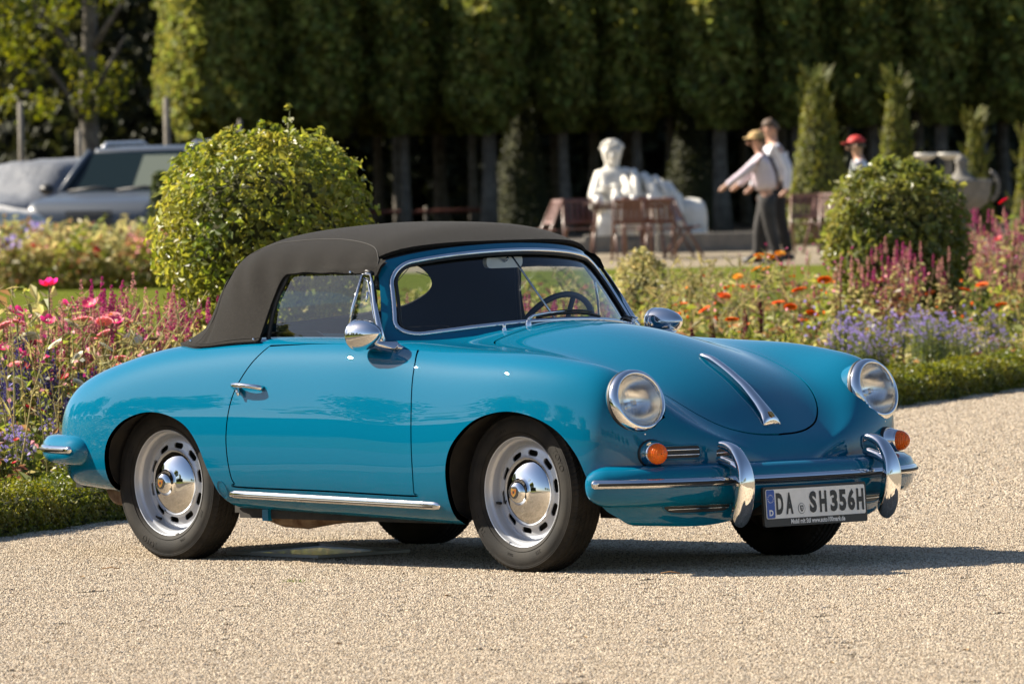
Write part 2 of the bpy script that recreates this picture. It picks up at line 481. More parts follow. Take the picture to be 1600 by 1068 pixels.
class Loft:
    """sections across x; each a cubic B-spline over control points (y, z); closes to a pole at either end"""
    def __init__(s, xa, xb, stations, pole_a=None, pole_b=None, sig=3.0, half=False):
        # u in [-1, 1]; x = xm + xr*sin(u*pi/2)  (half: u in [-1, 0], only the a end is a pole)
        s.half = half
        if half: s.xm, s.xr = xb, xb - xa
        else: s.xm, s.xr = (xa + xb) / 2, (xb - xa) / 2
        st = sorted(stations, key=lambda k: k[0])
        us = [s.u_of(k[0]) for k in st]
        C = np.array([k[1] for k in st], float)
        K = C.shape[1]
        if pole_a is not None:
            us = [-1.0] + us; C = np.concatenate([np.tile([[0.0, pole_a]], (K, 1))[None], C])
        if pole_b is not None:
            us = us + [1.0]; C = np.concatenate([C, np.tile([[0.0, pole_b]], (K, 1))[None]])
        s.K = K; s.N = 400
        s.ua, s.ub = us[0], us[-1]
        U = np.linspace(s.ua, s.ub, s.N)
        T = np.zeros((s.N, K, 2))
        kr = np.exp(-0.5 * (np.arange(-40, 41) / (sig * s.N / 100)) ** 2); kr /= kr.sum()
        for j in range(K):
            for c in range(2):
                r = pchip(us, C[:, j, c], U)
                e = np.concatenate([2 * r[0] - r[40:0:-1], r, 2 * r[-1] - r[-2:-42:-1]])
                T[:, j, c] = np.convolve(e, kr, 'valid')
        s.T = T
    def u_of(s, x):
        return np.arcsin(np.clip((np.asarray(x, float) - s.xm) / s.xr, -1, 1)) / (PI / 2)
    def x_of(s, u):
        return s.xm + s.xr * np.sin(np.asarray(u, float) * PI / 2)
    def rails(s, u):
        f = (np.clip(u, s.ua, s.ub) - s.ua) / (s.ub - s.ua) * (s.N - 1)
        i = np.clip(np.floor(f).astype(int), 1, s.N - 3); t = (f - i)[:, None, None]
        a, b, c, d = s.T[i - 1], s.T[i], s.T[i + 1], s.T[i + 2]
        return 0.5 * (2 * b + (c - a) * t + (2 * a - 5 * b + 4 * c - d) * t**2 + (3 * b - a - 3 * c + d) * t**3)
    def P(s, u, v):
        u = np.atleast_1d(np.asarray(u, float)); v = np.atleast_1d(np.asarray(v, float))
        R = s.rails(u); K = s.K
        first = (2 * R[:, 0] - R[:, 1])[:, None]
        last = (R[:, K - 2] * np.array([-1, 1]))[:, None]
        R = np.concatenate([first, R, last], 1)
        i = np.clip(np.floor(v).astype(int), 0, K - 2); t = (v - i)[:, None]
        k = np.arange(len(u))
        p0, p1, p2, p3 = R[k, i], R[k, i + 1], R[k, i + 2], R[k, i + 3]
        q = ((1 - t)**3 * p0 + (3 * t**3 - 6 * t**2 + 4) * p1 + (-3 * t**3 + 3 * t**2 + 3 * t + 1) * p2 + t**3 * p3) / 6
        return np.stack([s.x_of(u), -q[:, 0], q[:, 1]], -1)       # near half: y negative
    def Nrm(s, u, v):
        u = np.atleast_1d(np.asarray(u, float)); v = np.atleast_1d(np.asarray(v, float))
        e = 2e-3; ev = 4e-3
        ua, ub = np.clip(u - e, s.ua + 1e-3, s.ub - 1e-3 - e), np.clip(u + e, s.ua + 1e-3 + e, s.ub - 1e-3)
        vc = np.clip(v, ev, s.K - 1 - ev)
        uc = np.clip(u, s.ua + 4e-3, s.ub - 4e-3)
        du = s.P(ub, v) - s.P(ua, v); dv = s.P(uc, np.clip(v + ev, 0, s.K - 1)) - s.P(uc, np.clip(v - ev, 0, s.K - 1))
        n = np.cross(du, dv)
        n /= np.maximum(np.linalg.norm(n, axis=1), 1e-12)[:, None]
        top = v > s.K - 1 - 1e-6
        n[top, 1] = 0
        n /= np.maximum(np.linalg.norm(n, axis=1), 1e-12)[:, None]
        return n
    def v_for(s, u, val, comp, lo, hi):
        """v where the y (comp 1) or z (comp 2) of the section equals val"""
        u = np.atleast_1d(np.asarray(u, float)); val = np.atleast_1d(np.asarray(val, float))
        a = np.full(len(u), float(lo)); b = np.full(len(u), float(hi))
        sg = np.sign(s.P(u, b)[:, comp] - s.P(u, a)[:, comp])
        for _ in range(40):
            m = (a + b) / 2
            up = (s.P(u, m)[:, comp] - val) * sg < 0
            a = np.where(up, m, a); b = np.where(up, b, m)
        return (a + b) / 2
    def side(s, pts, lo=0.0, hi=5.6):
        """(x, z) outline on the near side -> (u, v)"""
        pts = np.array(pts, float); u = s.u_of(pts[:, 0])
        return np.stack([u, s.v_for(u, pts[:, 1], 2, lo, hi)], -1)
    def top(s, pts, lo=4.5):
        """(x, |y|) outline seen from above -> (u, v)"""
        pts = np.array(pts, float); u = s.u_of(pts[:, 0])
        return np.stack([u, s.v_for(u, -pts[:, 1], 1, lo, s.K - 1)], -1)

def inpoly(pts, poly):
    x, y = pts[:, 0], pts[:, 1]; r = np.zeros(len(pts), bool)
    q = np.asarray(poly); n = len(q)
    for i in range(n):
        x1, y1 = q[i]; x2, y2 = q[(i + 1) % n]
        if y1 == y2: continue
        c = (y1 > y) != (y2 > y)
        r ^= c & (x < (x2 - x1) * (y - y1) / (y2 - y1) + x1)
    return r

def offset_poly(pts, d):
    P = np.array(pts, float); n = len(P); out = []
    ar = sum(P[i][0] * P[(i + 1) % n][1] - P[(i + 1) % n][0] * P[i][1] for i in range(n))
    sg = 1 if ar > 0 else -1
    for i in range(n):
        t = P[(i + 1) % n] - P[i - 1]; t /= max(np.linalg.norm(t), 1e-9)
        out.append(P[i] + sg * d * np.array([t[1], -t[0]]))
    return out

def cdt(grid_pts, loops, sv=0.12, closed=True):
    """constrained triangulation in (u, v*sv); returns points (u, v) and triangles"""
    L = [np.asarray(l, float) * [1, sv] for l, _ in loops]
    G = np.asarray(grid_pts, float) * [1, sv]
    allp = [Vector((float(a), float(b))) for a, b in G]
    edges = []
    for l, (_, cl) in zip(L, loops):
        b = len(allp); n = len(l)
        allp += [Vector((float(p[0]), float(p[1]))) for p in l]
        edges += [(b + i, b + (i + 1) % n) for i in range(n if cl else n - 1)]
    v, e, f, ov, oe, of = delaunay_2d_cdt(allp, edges, [], 0, 1e-6)
    V = np.array([(p.x, p.y / sv) for p in v]); F = np.array([t for t in f if len(t) == 3])
    return V, F

class Panel(MB):
    def tri(s, P, N, F, mirror=False, flip=False):
        used = np.unique(F); mp = {int(a): i for i, a in enumerate(used)}
        p = P[used].copy(); n = N[used].copy()
        f = [(mp[a], mp[b], mp[c]) for a, b, c in F.tolist()]
        if mirror: p[:, 1] *= -1; n[:, 1] *= -1
        if mirror ^ flip: f = [(a, c, b) for a, b, c in f]
        return s.add(p, f, 0, n)
    def lip(s, P, N, depth, closed=True, mirror=False, flip=False):
        """turned-in edge along a loop of points"""
        n = len(P)
        vs = []; ns = []
        for i in range(n):
            t = P[(i + 1) % n] - P[i - 1] if closed else P[min(i + 1, n - 1)] - P[max(i - 1, 0)]
            m = np.cross(t, N[i]); m /= max(np.linalg.norm(m), 1e-9)
            if flip: m = -m
            vs += [P[i], P[i] - N[i] * depth]; ns += [m, m]
        vs = np.array(vs); ns = np.array(ns)
        fs = [(2 * i, 2 * ((i + 1) % n), 2 * ((i + 1) % n) + 1, 2 * i + 1) for i in range(n if closed else n - 1)]
        if mirror: vs[:, 1] *= -1; ns[:, 1] *= -1
        return s.add(vs, fs, 0, ns)

# ---- body sections: control points from sill to centre line
ST = [
 (-1.95, [(.34, .33), (.37, .34), (.395, .38), (.40, .43), (.39, .47), (.365, .505), (.31, .53), (.24, .54), (.16, .545), (.08, .55), (0, .55)]),
 (-1.82, [(.51, .285), (.555, .30), (.595, .36), (.61, .45), (.60, .535), (.565, .59), (.485, .625), (.38, .64), (.25, .645), (.12, .65), (0, .65)]),
 (-1.62, [(.66, .288), (.71, .30), (.752, .36), (.770, .48), (.760, .60), (.71, .685), (.61, .73), (.45, .74), (.30, .745), (.15, .755), (0, .757)]),
 (-1.35, [(.70, .272), (.755, .287), (.805, .35), (.822, .50), (.81, .645), (.765, .745), (.66, .80), (.50, .805), (.34, .812), (.17, .828), (0, .832)]),
 (-1.10, [(.71, .235), (.765, .25), (.815, .34), (.83, .50), (.817, .66), (.772, .785), (.68, .848), (.53, .85), (.36, .86), (.18, .875), (0, .88)]),
 (-.80, [(.71, .225), (.77, .24), (.82, .335), (.835, .50), (.82, .67), (.772, .815), (.685, .873), (.55, .88), (.40, .885), (.2, .89), (0, .892)]),
 (-.40, [(.71, .215), (.772, .228), (.822, .33), (.838, .50), (.822, .68), (.772, .835), (.69, .893), (.58, .892), (.40, .89), (.2, .89), (0, .89)]),
 (.10, [(.71, .20), (.772, .213), (.822, .32), (.838, .50), (.822, .68), (.772, .838), (.69, .893), (.58, .885), (.40, .893), (.2, .915), (0, .922)]),
 (.50, [(.71, .188), (.772, .20), (.822, .31), (.834, .50), (.814, .68), (.762, .815), (.668, .864), (.53, .862), (.38, .893), (.19, .932), (0, .946)]),
 (.80, [(.71, .18), (.77, .192), (.82, .305), (.836, .50), (.818, .68), (.770, .808), (.658, .858), (.495, .832), (.345, .872), (.17, .917), (0, .928)]),
 (1.05, [(.71, .18), (.765, .19), (.814, .30), (.834, .50), (.823, .68), (.780, .803), (.648, .855), (.47, .795), (.32, .835), (.16, .872), (0, .884)]),
 (1.30, [(.70, .185), (.755, .195), (.803, .30), (.822, .49), (.816, .66), (.774, .778), (.642, .832), (.46, .728), (.31, .758), (.155, .790), (0, .800)]),
 (1.45, [(.68, .19), (.735, .20), (.787, .30), (.803, .47), (.795, .63), (.757, .75), (.635, .812), (.455, .685), (.31, .685), (.155, .712), (0, .722)]),
 (1.56, [(.63, .19), (.685, .20), (.745, .29), (.772, .45), (.772, .585), (.742, .69), (.622, .752), (.44, .632), (.30, .610), (.15, .632), (0, .642)]),
 (1.60, [(.59, .188), (.64, .20), (.697, .29), (.724, .44), (.720, .555), (.685, .635), (.57, .680), (.41, .598), (.285, .580), (.14, .60), (0, .608)]),
 (1.64, [(.54, .185), (.585, .20), (.632, .29), (.652, .42), (.640, .52), (.60, .582), (.50, .615), (.365, .560), (.25, .550), (.125, .562), (0, .568)]),
 (1.71, [(.41, .18), (.435, .20), (.455, .28), (.465, .39), (.46, .46), (.44, .505), (.38, .53), (.29, .503), (.195, .50), (.10, .505), (0, .508)]),
 (1.75, [(.23, .205), (.24, .225), (.25, .28), (.255, .375), (.252, .42), (.24, .447), (.21, .462), (.16, .458), (.11, .457), (.055, .457), (0, .457)]),
]
BODY = Loft(-2.0, 1.77, ST, pole_a=.44, pole_b=.37, sig=1.6)

# wheel arches, door, hood, cockpit outlines
front_arch = crom([(.722, .10), (.722, .30), (.735, .42), (.785, .505), (.90, .585), (1.055, .619), (1.20, .606), (1.335, .556), (1.430, .470), (1.476, .375), (1.498, .300), (1.522, .250), (1.555, .205), (1.565, .10)], 10)
rear_arch = crom([(-1.345, .12), (-1.335, .30), (-1.308, .450), (-1.222, .542), (-1.09, .590), (-.95, .593), (-.81, .552), (-.725, .475), (-.668, .354), (-.640, .28), (-.60, .235), (-.54, .19), (-.50, .12)], 10)
door_line = crom([(-.385, .858), (-.458, .77), (-.520, .657), (-.546, .507), (-.540, .36), (-.529, .322)], 8)[:-1] + \
    crom([(-.527, .322), (-.505, .308), (0, .301), (.505, .291), (.531, .302)], 6)[:-1] + \
    crom([(.531, .302), (.541, .40), (.536, .60), (.508, .76), (.476, .825), (.425, .862), (.35, .874)], 8)[:-1] + \
    [(.35, .874), (.2, .8725), (0, .871), (-.15, .868)]
hood_half = crom([(1.708, 0), (1.702, .09), (1.682, .175), (1.640, .26), (1.56, .34), (1.44, .395), (1.25, .435), (1.0, .465), (.8, .485), (.68, .485), (.615, .455), (.59, .38), (.578, .2), (.575, 0)], 8)
cock_half = crom([(.455, 0), (.435, .15), (.37, .32), (.27, .47), (.17, .57), (.06, .625), (-.2, .64), (-.5, .645), (-.8, .63), (-.95, .56), (-1.02, .40), (-1.05, .2), (-1.055, 0)], 8)
lid_half = crom([(-1.30, 0), (-1.31, .18), (-1.34, .30), (-1.42, .38), (-1.55, .40), (-1.68, .36), (-1.76, .25), (-1.785, .1), (-1.79, 0)], 8)
GAP = 0.0032
L_fa = BODY.side(front_arch); L_ra = BODY.side(rear_arch)
L_do = BODY.side(offset_poly(door_line, GAP)); L_di = BODY.side(offset_poly(door_line, -GAP))
def open_off(pts, d):
    P = np.array(pts); out = []
    for i in range(len(P)):
        t = P[min(i + 1, len(P) - 1)] - P[max(i - 1, 0)]; t /= np.linalg.norm(t)
        out.append(P[i] + d * np.array([-t[1], t[0]]))
    out[0][1] = 0; out[-1][1] = 0
    return out
def toploop(pts):
    q = BODY.top(pts); q[0, 1] = q[-1, 1] = 10.0
    return q
L_ho = toploop(open_off(hood_half, -GAP)); L_hi = toploop(open_off(hood_half, GAP))
L_ck = toploop(cock_half)
L_lo = toploop(open_off(lid_half, -GAP)); L_li = toploop(open_off(lid_half, GAP))
if L_ho[0, 0] < L_hi[0, 0]: L_ho, L_hi = L_hi, L_ho
if L_lo[0, 0] < L_li[0, 0]: L_lo, L_li = L_li, L_lo
us = np.linspace(-.997, .997, 300); vs_ = np.linspace(0, 10, 101)
gu, gv = np.meshgrid(us, vs_, indexing='ij')
G = np.stack([gu.ravel(), gv.ravel()], -1)
loops = [(L_fa, False), (L_ra, False), (L_do, True), (L_di, True), (L_ho, False), (L_hi, False), (L_ck, False), (L_lo, False), (L_li, False)]
# the arch lines run down to the sill edge of the sheet
for k in (0, 1):
    q = loops[k][0]; q[:, 1] = np.maximum(q[:, 1], 0.0)
    keep = np.concatenate([[True], np.any(np.abs(np.diff(q, axis=0)) > 1e-6, axis=1)])
    loops[k] = (q[keep], False)
# keep grid points clear of the outlines
keep = np.ones(len(G), bool)
for l, cl in loops:
    for p in l[::1]:
        keep &= ~((np.abs(G[:, 0] - p[0]) < .0022) & (np.abs(G[:, 1] - p[1]) < .018) & (G[:, 1] > .01) & (G[:, 1] < 9.99))
V, F = cdt(G[keep], loops)
cen = V[F].mean(1)
arch = inpoly(cen, loops[0][0]) | inpoly(cen, loops[1][0])
in_do = inpoly(cen, L_do); in_di = inpoly(cen, L_di)
def top_in(l): return inpoly(cen, np.concatenate([l, [[l[-1, 0], 10.5], [l[0, 0], 10.5]]]))
in_ho, in_hi, in_ck, in_lo, in_li = [top_in(l) for l in (L_ho, L_hi, L_ck, L_lo, L_li)]
BP = BODY.P(V[:, 0], V[:, 1]); BN = BODY.Nrm(V[:, 0], V[:, 1])
tri = np.cross(BP[F[:, 1]] - BP[F[:, 0]], BP[F[:, 2]] - BP[F[:, 0]])
if (np.einsum('ij,ij->i', tri, BN[F[:, 0]]) < 0).mean() > .5: F = F[:, ::-1]
m_door = in_di & ~arch
m_hood = in_hi & ~in_ck
m_lid = in_li
HLC = np.array([1.578, -.622, .652]); HLA = np.array([math.cos(.31) * math.cos(.10), -math.cos(.31) * math.sin(.10), math.sin(.31)])
bc = BODY.P(cen[:, 0], cen[:, 1]) - HLC
al = bc @ HLA; hl = (np.linalg.norm(bc - al[:, None] * HLA, axis=1) < .113) & (np.abs(al) < .2)
m_body = ~hl & ~arch & ~in_do & ~in_ho & ~in_ck & ~in_lo
def lip_args(l): return BODY.P(l[:, 0], l[:, 1]), BODY.Nrm(l[:, 0], l[:, 1])

pb = Panel()
for mir in (False, True):
    pb.tri(BP, BN, F[m_body], mir)
    for l, cl, d, fl in ((loops[0][0], False, .022, False), (loops[1][0], False, .022, False), (L_do, True, .016, False),
                         (L_ho, False, .016, False), (L_lo, False, .016, False), (L_ck, False, .05, False)):
        p_, n_ = lip_args(l); pb.lip(p_, n_, d, cl, mir, fl)
body = pb.build('body', PAINT, car)
ph = Panel()
for mir in (False, True):
    ph.tri(BP, BN, F[m_hood], mir); p_, n_ = lip_args(L_hi); ph.lip(p_, n_, .014, False, mir, True)
hood = ph.build('hood', PAINT, car)
pl = Panel()
for mir in (False, True):
    pl.tri(BP, BN, F[m_lid], mir); p_, n_ = lip_args(L_li); pl.lip(p_, n_, .014, False, mir, True)
pl.build('engine_lid', PAINT, car)
doors = []
for mir in (False, True):
    pd = Panel(); pd.tri(BP, BN, F[m_door], mir); p_, n_ = lip_args(L_di); pd.lip(p_, n_, .02, True, mir, True)
    doors.append(pd.build('door', PAINT, car))
# dark inner skin behind the gaps (door shell, hood shell), wheel houses and floor
ins = MB()
for mir in (1, -1):
    uu = np.linspace(BODY.u_of(-.66), BODY.u_of(.70), 24); vv = np.linspace(.5, 6.0, 14)
    a, b = np.meshgrid(uu, vv, indexing='ij')
    q = BODY.P(a.ravel(), b.ravel()) - BODY.Nrm(a.ravel(), b.ravel()) * .022
    q[:, 1] *= mir; ins.grid(q.reshape(24, 14, 3))
    uu = np.linspace(BODY.u_of(.53), BODY.u_of(1.74), 40); vv = np.linspace(6.6, 10, 12)
    a, b = np.meshgrid(uu, vv, indexing='ij')
    q = BODY.P(a.ravel(), b.ravel()) - BODY.Nrm(a.ravel(), b.ravel()) * .02
    q[:, 1] *= mir; ins.grid(q.reshape(40, 12, 3))
    uu = np.linspace(BODY.u_of(-1.86), BODY.u_of(-1.26), 24); vv = np.linspace(6.6, 10, 10)
    a, b = np.meshgrid(uu, vv, indexing='ij')
    q = BODY.P(a.ravel(), b.ravel()) - BODY.Nrm(a.ravel(), b.ravel()) * .02
    q[:, 1] *= mir; ins.grid(q.reshape(24, 10, 3))
ins.build('inner_shell', UNDER, car)
for mir in (1, -1):
    for outl in (front_arch, rear_arch):
        q = np.array(outl)[::3]; c0 = np.array([q[:, 0].mean(), .28])
        l = BODY.side(q); e = BODY.P(l[:, 0], l[:, 1]); n = BODY.Nrm(l[:, 0], l[:, 1])
        e0 = e - n * .020
        rows = []
        for k, (dy, gr) in enumerate(((0, 1.0), (.03, 1.05), (.12, 1.06), (.24, 1.04), (.27, .9), (.27, .0))):
            r = e0.copy(); r[:, 1] += dy
            if k: r[:, 0] = c0[0] + (q[:, 0] - c0[0]) * gr; r[:, 2] = np.maximum(c0[1] + (e0[:, 2] - c0[1]) * gr, .14)
            rows.append(r)
        w = np.array(rows); w[:, :, 1] *= mir
        MB().grid(w).build('wheel_house', UNDER, car)
fl = MB()
fl.box((.0, 0, .215), (1.36, 1.36, .03)); fl.box((1.20, 0, .23), (.95, .72, .03)); fl.box((-1.2, 0, .25), (1.1, .80, .03))
fl.box((1.45, 0, .222), (.42, 1.0, .03)); fl.box((-1.62, 0, .29), (.4, 1.1, .03))
fl.box((0, -.69, .205), (1.22, .05, .045)); fl.box((0, .69, .205), (1.22, .05, .045))
fl.box((-.45, -.42, .185), (.5, .12, .05)); fl.box((.3, -.3, .19), (1.2, .10, .03))
fl.box((.46, 0, .5), (.03, 1.2, .55)); fl.box((-.98, 0, .5), (.03, 1.2, .6))
fl.build('floor_pan', UNDER, car, smooth=False)
jk = MB(); jk.box((-.44, -.72, .196), (.035, .02, .045)); jk.build('jacking_point', PAINT, car, smooth=False)

# exhaust: silencer end behind the rear wheel
ex = MB()
M_ = Matrix.Rotation(0, 3, 'X')
ex.lathe([(0, -.62), (.075, -.62), (.088, -.612), (.092, -.59), (.092, -.2), (.08, -.18), (0, -.18)], 28, 'y', (-1.47, 0, .30))
ex.build('silencer', RUST, car)
# silencer tail and heater box glimpsed in front of the rear wheel
hx = MB(); hx.tube([(-.62, -.56, .20), (-.50, -.57, .185), (-.38, -.56, .18), (-.25, -.54, .19), (-.1, -.5, .2)], [.035, .045, .045, .035, .028], 12)
hx.build('heater_duct', RUST, car)

# ---- sill trim strip
def side_pt(x, z, out=0.0, mir=1):
    l = BODY.side([(x, z)]); p = BODY.P(l[:, 0], l[:, 1])[0] + BODY.Nrm(l[:, 0], l[:, 1])[0] * out
    return (p[0], p[1] * mir, p[2])
def side_nrm(x, z, mir=1):
    l = BODY.side([(x, z)]); n = BODY.Nrm(l[:, 0], l[:, 1])[0]
    return Vector((n[0], n[1] * mir, n[2]))
for mir in (1, -1):
    xs_ = [-.575, -.567] + list(np.linspace(-.54, .63, 16)) + [.657, .665]
    path = [side_pt(x, .281 - (x + .575) * .0202, .002, mir) for x in xs_]
    rr = [.004, .013] + [.0165] * 16 + [.013, .004]
    sm = MB(); sm.tube(path, rr, 12, flat=.62, up=(0, -mir, 0)); st = sm.build('sill_trim', CHROME, car)
    gm = MB(); gm.tube([side_pt(x, .2795 - (x + .575) * .0202, .0102, mir) for x in xs_[2:-2]], .0042, 8); gm.build('rubber_insert', BLACKRUB, st)
    # jack cover plug: fine ring
    c = side_pt(-.612, .292, 0, mir)
    jp = MB(); n = side_nrm(-.612, .292, mir)
    ring = []
    for k in range(28):
        a = 2 * PI * k / 28
        ring.append(side_pt(-.612 + .027 * math.cos(a), .298 + .034 * math.sin(a), .0005, mir))
    jp.tube(ring, .0016, 6, closed=True); jp.build('jack_cover', PAINT, car)

# ---- wheels
DRUM = mat('brake_drum_iron', (.06, .055, .05), rough=.7, metal=.4)
def make_wheel():
    w = empty('wheel')
    # outboard is -y; tyre: width .165
    prof = []
    T = [(.208, -.062), (.214, -.070), (.222, -.074), (.235, -.079), (.250, -.0825), (.262, -.083), (.272, -.0815), (.281, -.078), (.2895, -.0775), (.2965, -.0665), (.302, -.0615)]
    T2 = []
    for yy in np.linspace(-.0585, .0585, 40):
        T2.append((.312 - .0045 * (abs(yy) / .0585) ** 2.2, yy))
    prof = T + T2 + [(r, -h) for r, h in T[::-1]]
    n = 400; vs = []
    A = np.arange(n) * 2 * PI / n
    for r, h in prof:
        rr_ = np.full(n, r)
        if abs(h) <= .0586:
            g = 0.0
            for gc in (-.036, -.012, .012, .036):
                if abs(h - gc) < .0024: g = .0065
            ph = (A / (2 * PI) * 88 + abs(h) * 34 + (.5 if h > 0 else 0)) % 1.0
            rr_ = rr_ - np.maximum(g, np.where(ph < .2, .0045 if abs(h) > .013 else .002, 0))
        elif .29 < r < .303:
            ph = (A / (2 * PI) * 88 + .0586 * 34 + (.5 if h > 0 else 0)) % 1.0
            rr_ = rr_ - np.where(ph < .2, .0030, 0)
        vs.append(np.stack([rr_ * np.cos(A), np.full(n, h), rr_ * np.sin(A)], -1))
    G_ = np.transpose(np.array(vs), (1, 0, 2))
    t = MB(); t.grid(G_, closed_u=True)
    tyre = link('tyre', t.mesh('tyre', True, 40), RUBBER, w)
    # raised sidewall lettering and rings
    for word, a0, sz in (('TOYO', 35, .034), ('TOYO', 215, .034), ('350', 300, .02), ('165 SR 15', 120, .016), ('STEEL', 262, .013)):
        lt = MB()
        v, f = text_mesh('sidewall_text', word, sz, 0.0006, 0.0)
        wd = max(p[0] for p in v)
        r0 = .247 if sz > .03 else .238
        q = []
        for x, y, z in v:
            a = math.radians(a0) - (x - wd / 2) / (r0 + sz * .35)
            r = r0 + y
            hh = -(.0815 + .0012) + (.0028 if r < .25 else 0) - z * .8
            hh = np.interp(r, [t_[0] for t_ in T], [t_[1] for t_ in T]) - .0006 - z
            q.append((r * math.cos(a), hh, r * math.sin(a)))
        lt.add(q, f)
        lt.build('sidewall_lettering', RUBBER, w, smooth=False)
    for r, h in ((.2255, -.0762), (.283, -.0775)):
        rg = MB(); rg.tube([(r * math.cos(a), h, r * math.sin(a)) for a in np.linspace(0, 2 * PI, 73)[:-1]], .0013, 6, closed=True)
        rg.build('sidewall_rib', RUBBER, w)
    # steel rim with ten slots
    R_ = [(.2115, -.0555), (.2120, -.0640), (.2095, -.0675), (.2065, -.0665), (.2045, -.061), (.2030, -.050), (.1995, -.0455), (.1955, -.043),
          (.1930, -.036), (.1915, -.018), (.1885, -.006), (.184, -.003)]
    r = MB(); r.lathe(R_, 96)
    yr = lambda rad: float(np.interp(rad, [.0, .122, .130, .140, .150, .166, .174, .180, .1845], [-.036, -.036, -.031, -.0255, -.024, -.0205, -.0165, -.009, -.003]))
    slots = []
    for k in range(10):
        a0 = 2 * PI * k / 10 + .27
        slots.append([((.1485 + dx) * math.cos(a0 + da / .1485), (.1485 + dx) * math.sin(a0 + da / .1485)) for da, dx in rounded_rect(.053, .0225, .0108, 6)])
    pts = []
    for rad in np.linspace(.118, .1845, 16):
        m_ = 180
        pts += [(rad * math.cos(2 * PI * i / m_), rad * math.sin(2 * PI * i / m_)) for i in range(m_)]
    pts = np.array(pts); kp = np.ones(len(pts), bool)
    for s_ in slots: kp &= ~inpoly(pts, offset_poly(s_, .0012))
    v, f = cdt(pts[kp], [(np.array(s_), True) for s_ in slots], sv=1.0)
    c = v[f].mean(1); rr = np.hypot(c[:, 0], c[:, 1])
    ok = (rr > .1182) & (rr < .1844)
    for s_ in slots: ok &= ~inpoly(c, s_)
    p3 = [(a, yr(math.hypot(a, b)), b) for a, b in v]
    r.add(p3, f[ok].tolist())
    for s_ in slots:
        lp = [(a, yr(math.hypot(a, b)), b) for a, b in s_]; m_ = len(lp)
        r.add(lp + [(a, y + .006, b) for a, y, b in lp], [(i, (i + 1) % m_, (i + 1) % m_ + m_, i + m_) for i in range(m_)])
    rim_me = r.mesh('rim', True, 45)
    link('rim', rim_me, SILVER, w)
    bk = MB(); bk.lathe([(.0, .01), (.10, .012), (.188, .02), (.205, .06), (.208, .07)], 48); bk.build('brake_drum', DRUM, w)
    vs_m = MB(); a = 3.5
    vs_m.tube([(.186 * math.cos(a), -.012, .186 * math.sin(a)), (.178 * math.cos(a), -.034, .178 * math.sin(a)), (.172 * math.cos(a), -.044, .172 * math.sin(a))], [.0055, .0045, .004], 8)
    vs_m.build('valve_stem', BLACKRUB, w)
    wt = MB(); wt.box((.205 * math.cos(4.4), -.066, .205 * math.sin(4.4)), (.020, .006, .006), rot=Matrix.Rotation(-(4.4 + PI / 2), 3, 'Y')); wt.build('balance_weight', SILVER, w, smooth=False)
    # chrome hub cap
    H_ = [(.1285, -.031), (.1300, -.036), (.1285, -.0395), (.122, -.045), (.108, -.0545), (.09, -.0635), (.072, -.069), (.058, -.072), (.050, -.0745), (.0465, -.080), (.0445, -.088),
          (.041, -.0955), (.034, -.1015), (.027, -.1045), (.0235, -.1055)]
    hp = MB(); hp.lathe([(.1285, -.026)] + H_, 72); hc = hp.build('hub_cap', CHROME, w)
    return w
def make_crest(parent, r=.0235, h=-.1055):
    """small enamel badge: gold disc, black rim, quartered shield"""
    e = MB(); e.lathe([(r, h), (r * .98, h - .002), (r * .86, h - .0026)], 32, mat=0)
    e.lathe([(r * .86, h - .0026), (0, h - .0028)], 32, mat=0)
    sh = [(-.6, .62), (.6, .62), (.62, .1), (.42, -.42), (0, -.74), (-.42, -.42), (-.62, .1)]
    def plate(pts, d, m_):
        e.add([(a * r, h - d, b * r) for a, b in pts], [tuple(range(len(pts)))[::1]], m_)
    plate(sh, .0036, 1)
    plate([(-.55, .57), (-.06, .57), (-.06, .08), (-.57, .08)], .0041, 1)
    for k in range(3):
        plate([(.08, .5 - k * .16), (.55, .5 - k * .16), (.55, .42 - k * .16), (.08, .42 - k * .16)], .0041, 2)
        plate([(-.52, -.0 - k * .16), (-.08, -.0 - k * .16), (-.08, -.08 - k * .16), (-.48 + .08 * k, -.08 - k * .16)], .0041, 2)
    plate([(-.2, .25), (.2, .25), (.2, -.05), (0, -.25), (-.2, -.05)], .0045, 0)
    return e.build('crest', [BLACKRUB, GOLD, REDEN], parent, smooth=False)
GOLD = mat('gold_enamel', (0.62, 0.36, 0.10), rough=0.3, metal=0.7)
REDEN = mat('red_enamel', (0.42, 0.05, 0.02), rough=0.3, coat=0.5)
w0 = make_wheel()
make_crest(w0)
for i, (x, y, rz, spin, st_) in enumerate(((1.05, -.660, 0, .1, 0), (-1.05, -.642, 0, -.55, 0), (1.05, .660, PI, 1.1, 0), (-1.05, .642, PI, 2.0, 0))):
    w = w0 if i == 0 else copy_tree(w0)
    w.parent = car
    w.rotation_mode = 'XYZ'
    w.matrix_local = Matrix.Translation((x, y, .3115)) @ Matrix.Rotation(rz, 4, 'Z') @ Matrix.Rotation(spin, 4, 'Y')
    for ch in w.children:
        if ch.name.startswith('crest'):
            ch.rotation_euler = (0, -spin + .12, 0)
for x_ in (1.05, -1.05):
    ax = MB(); ax.tube([(x_, -.6, .28), (x_, .6, .28)], .036, 12); ax.build('axle', UNDER, car)

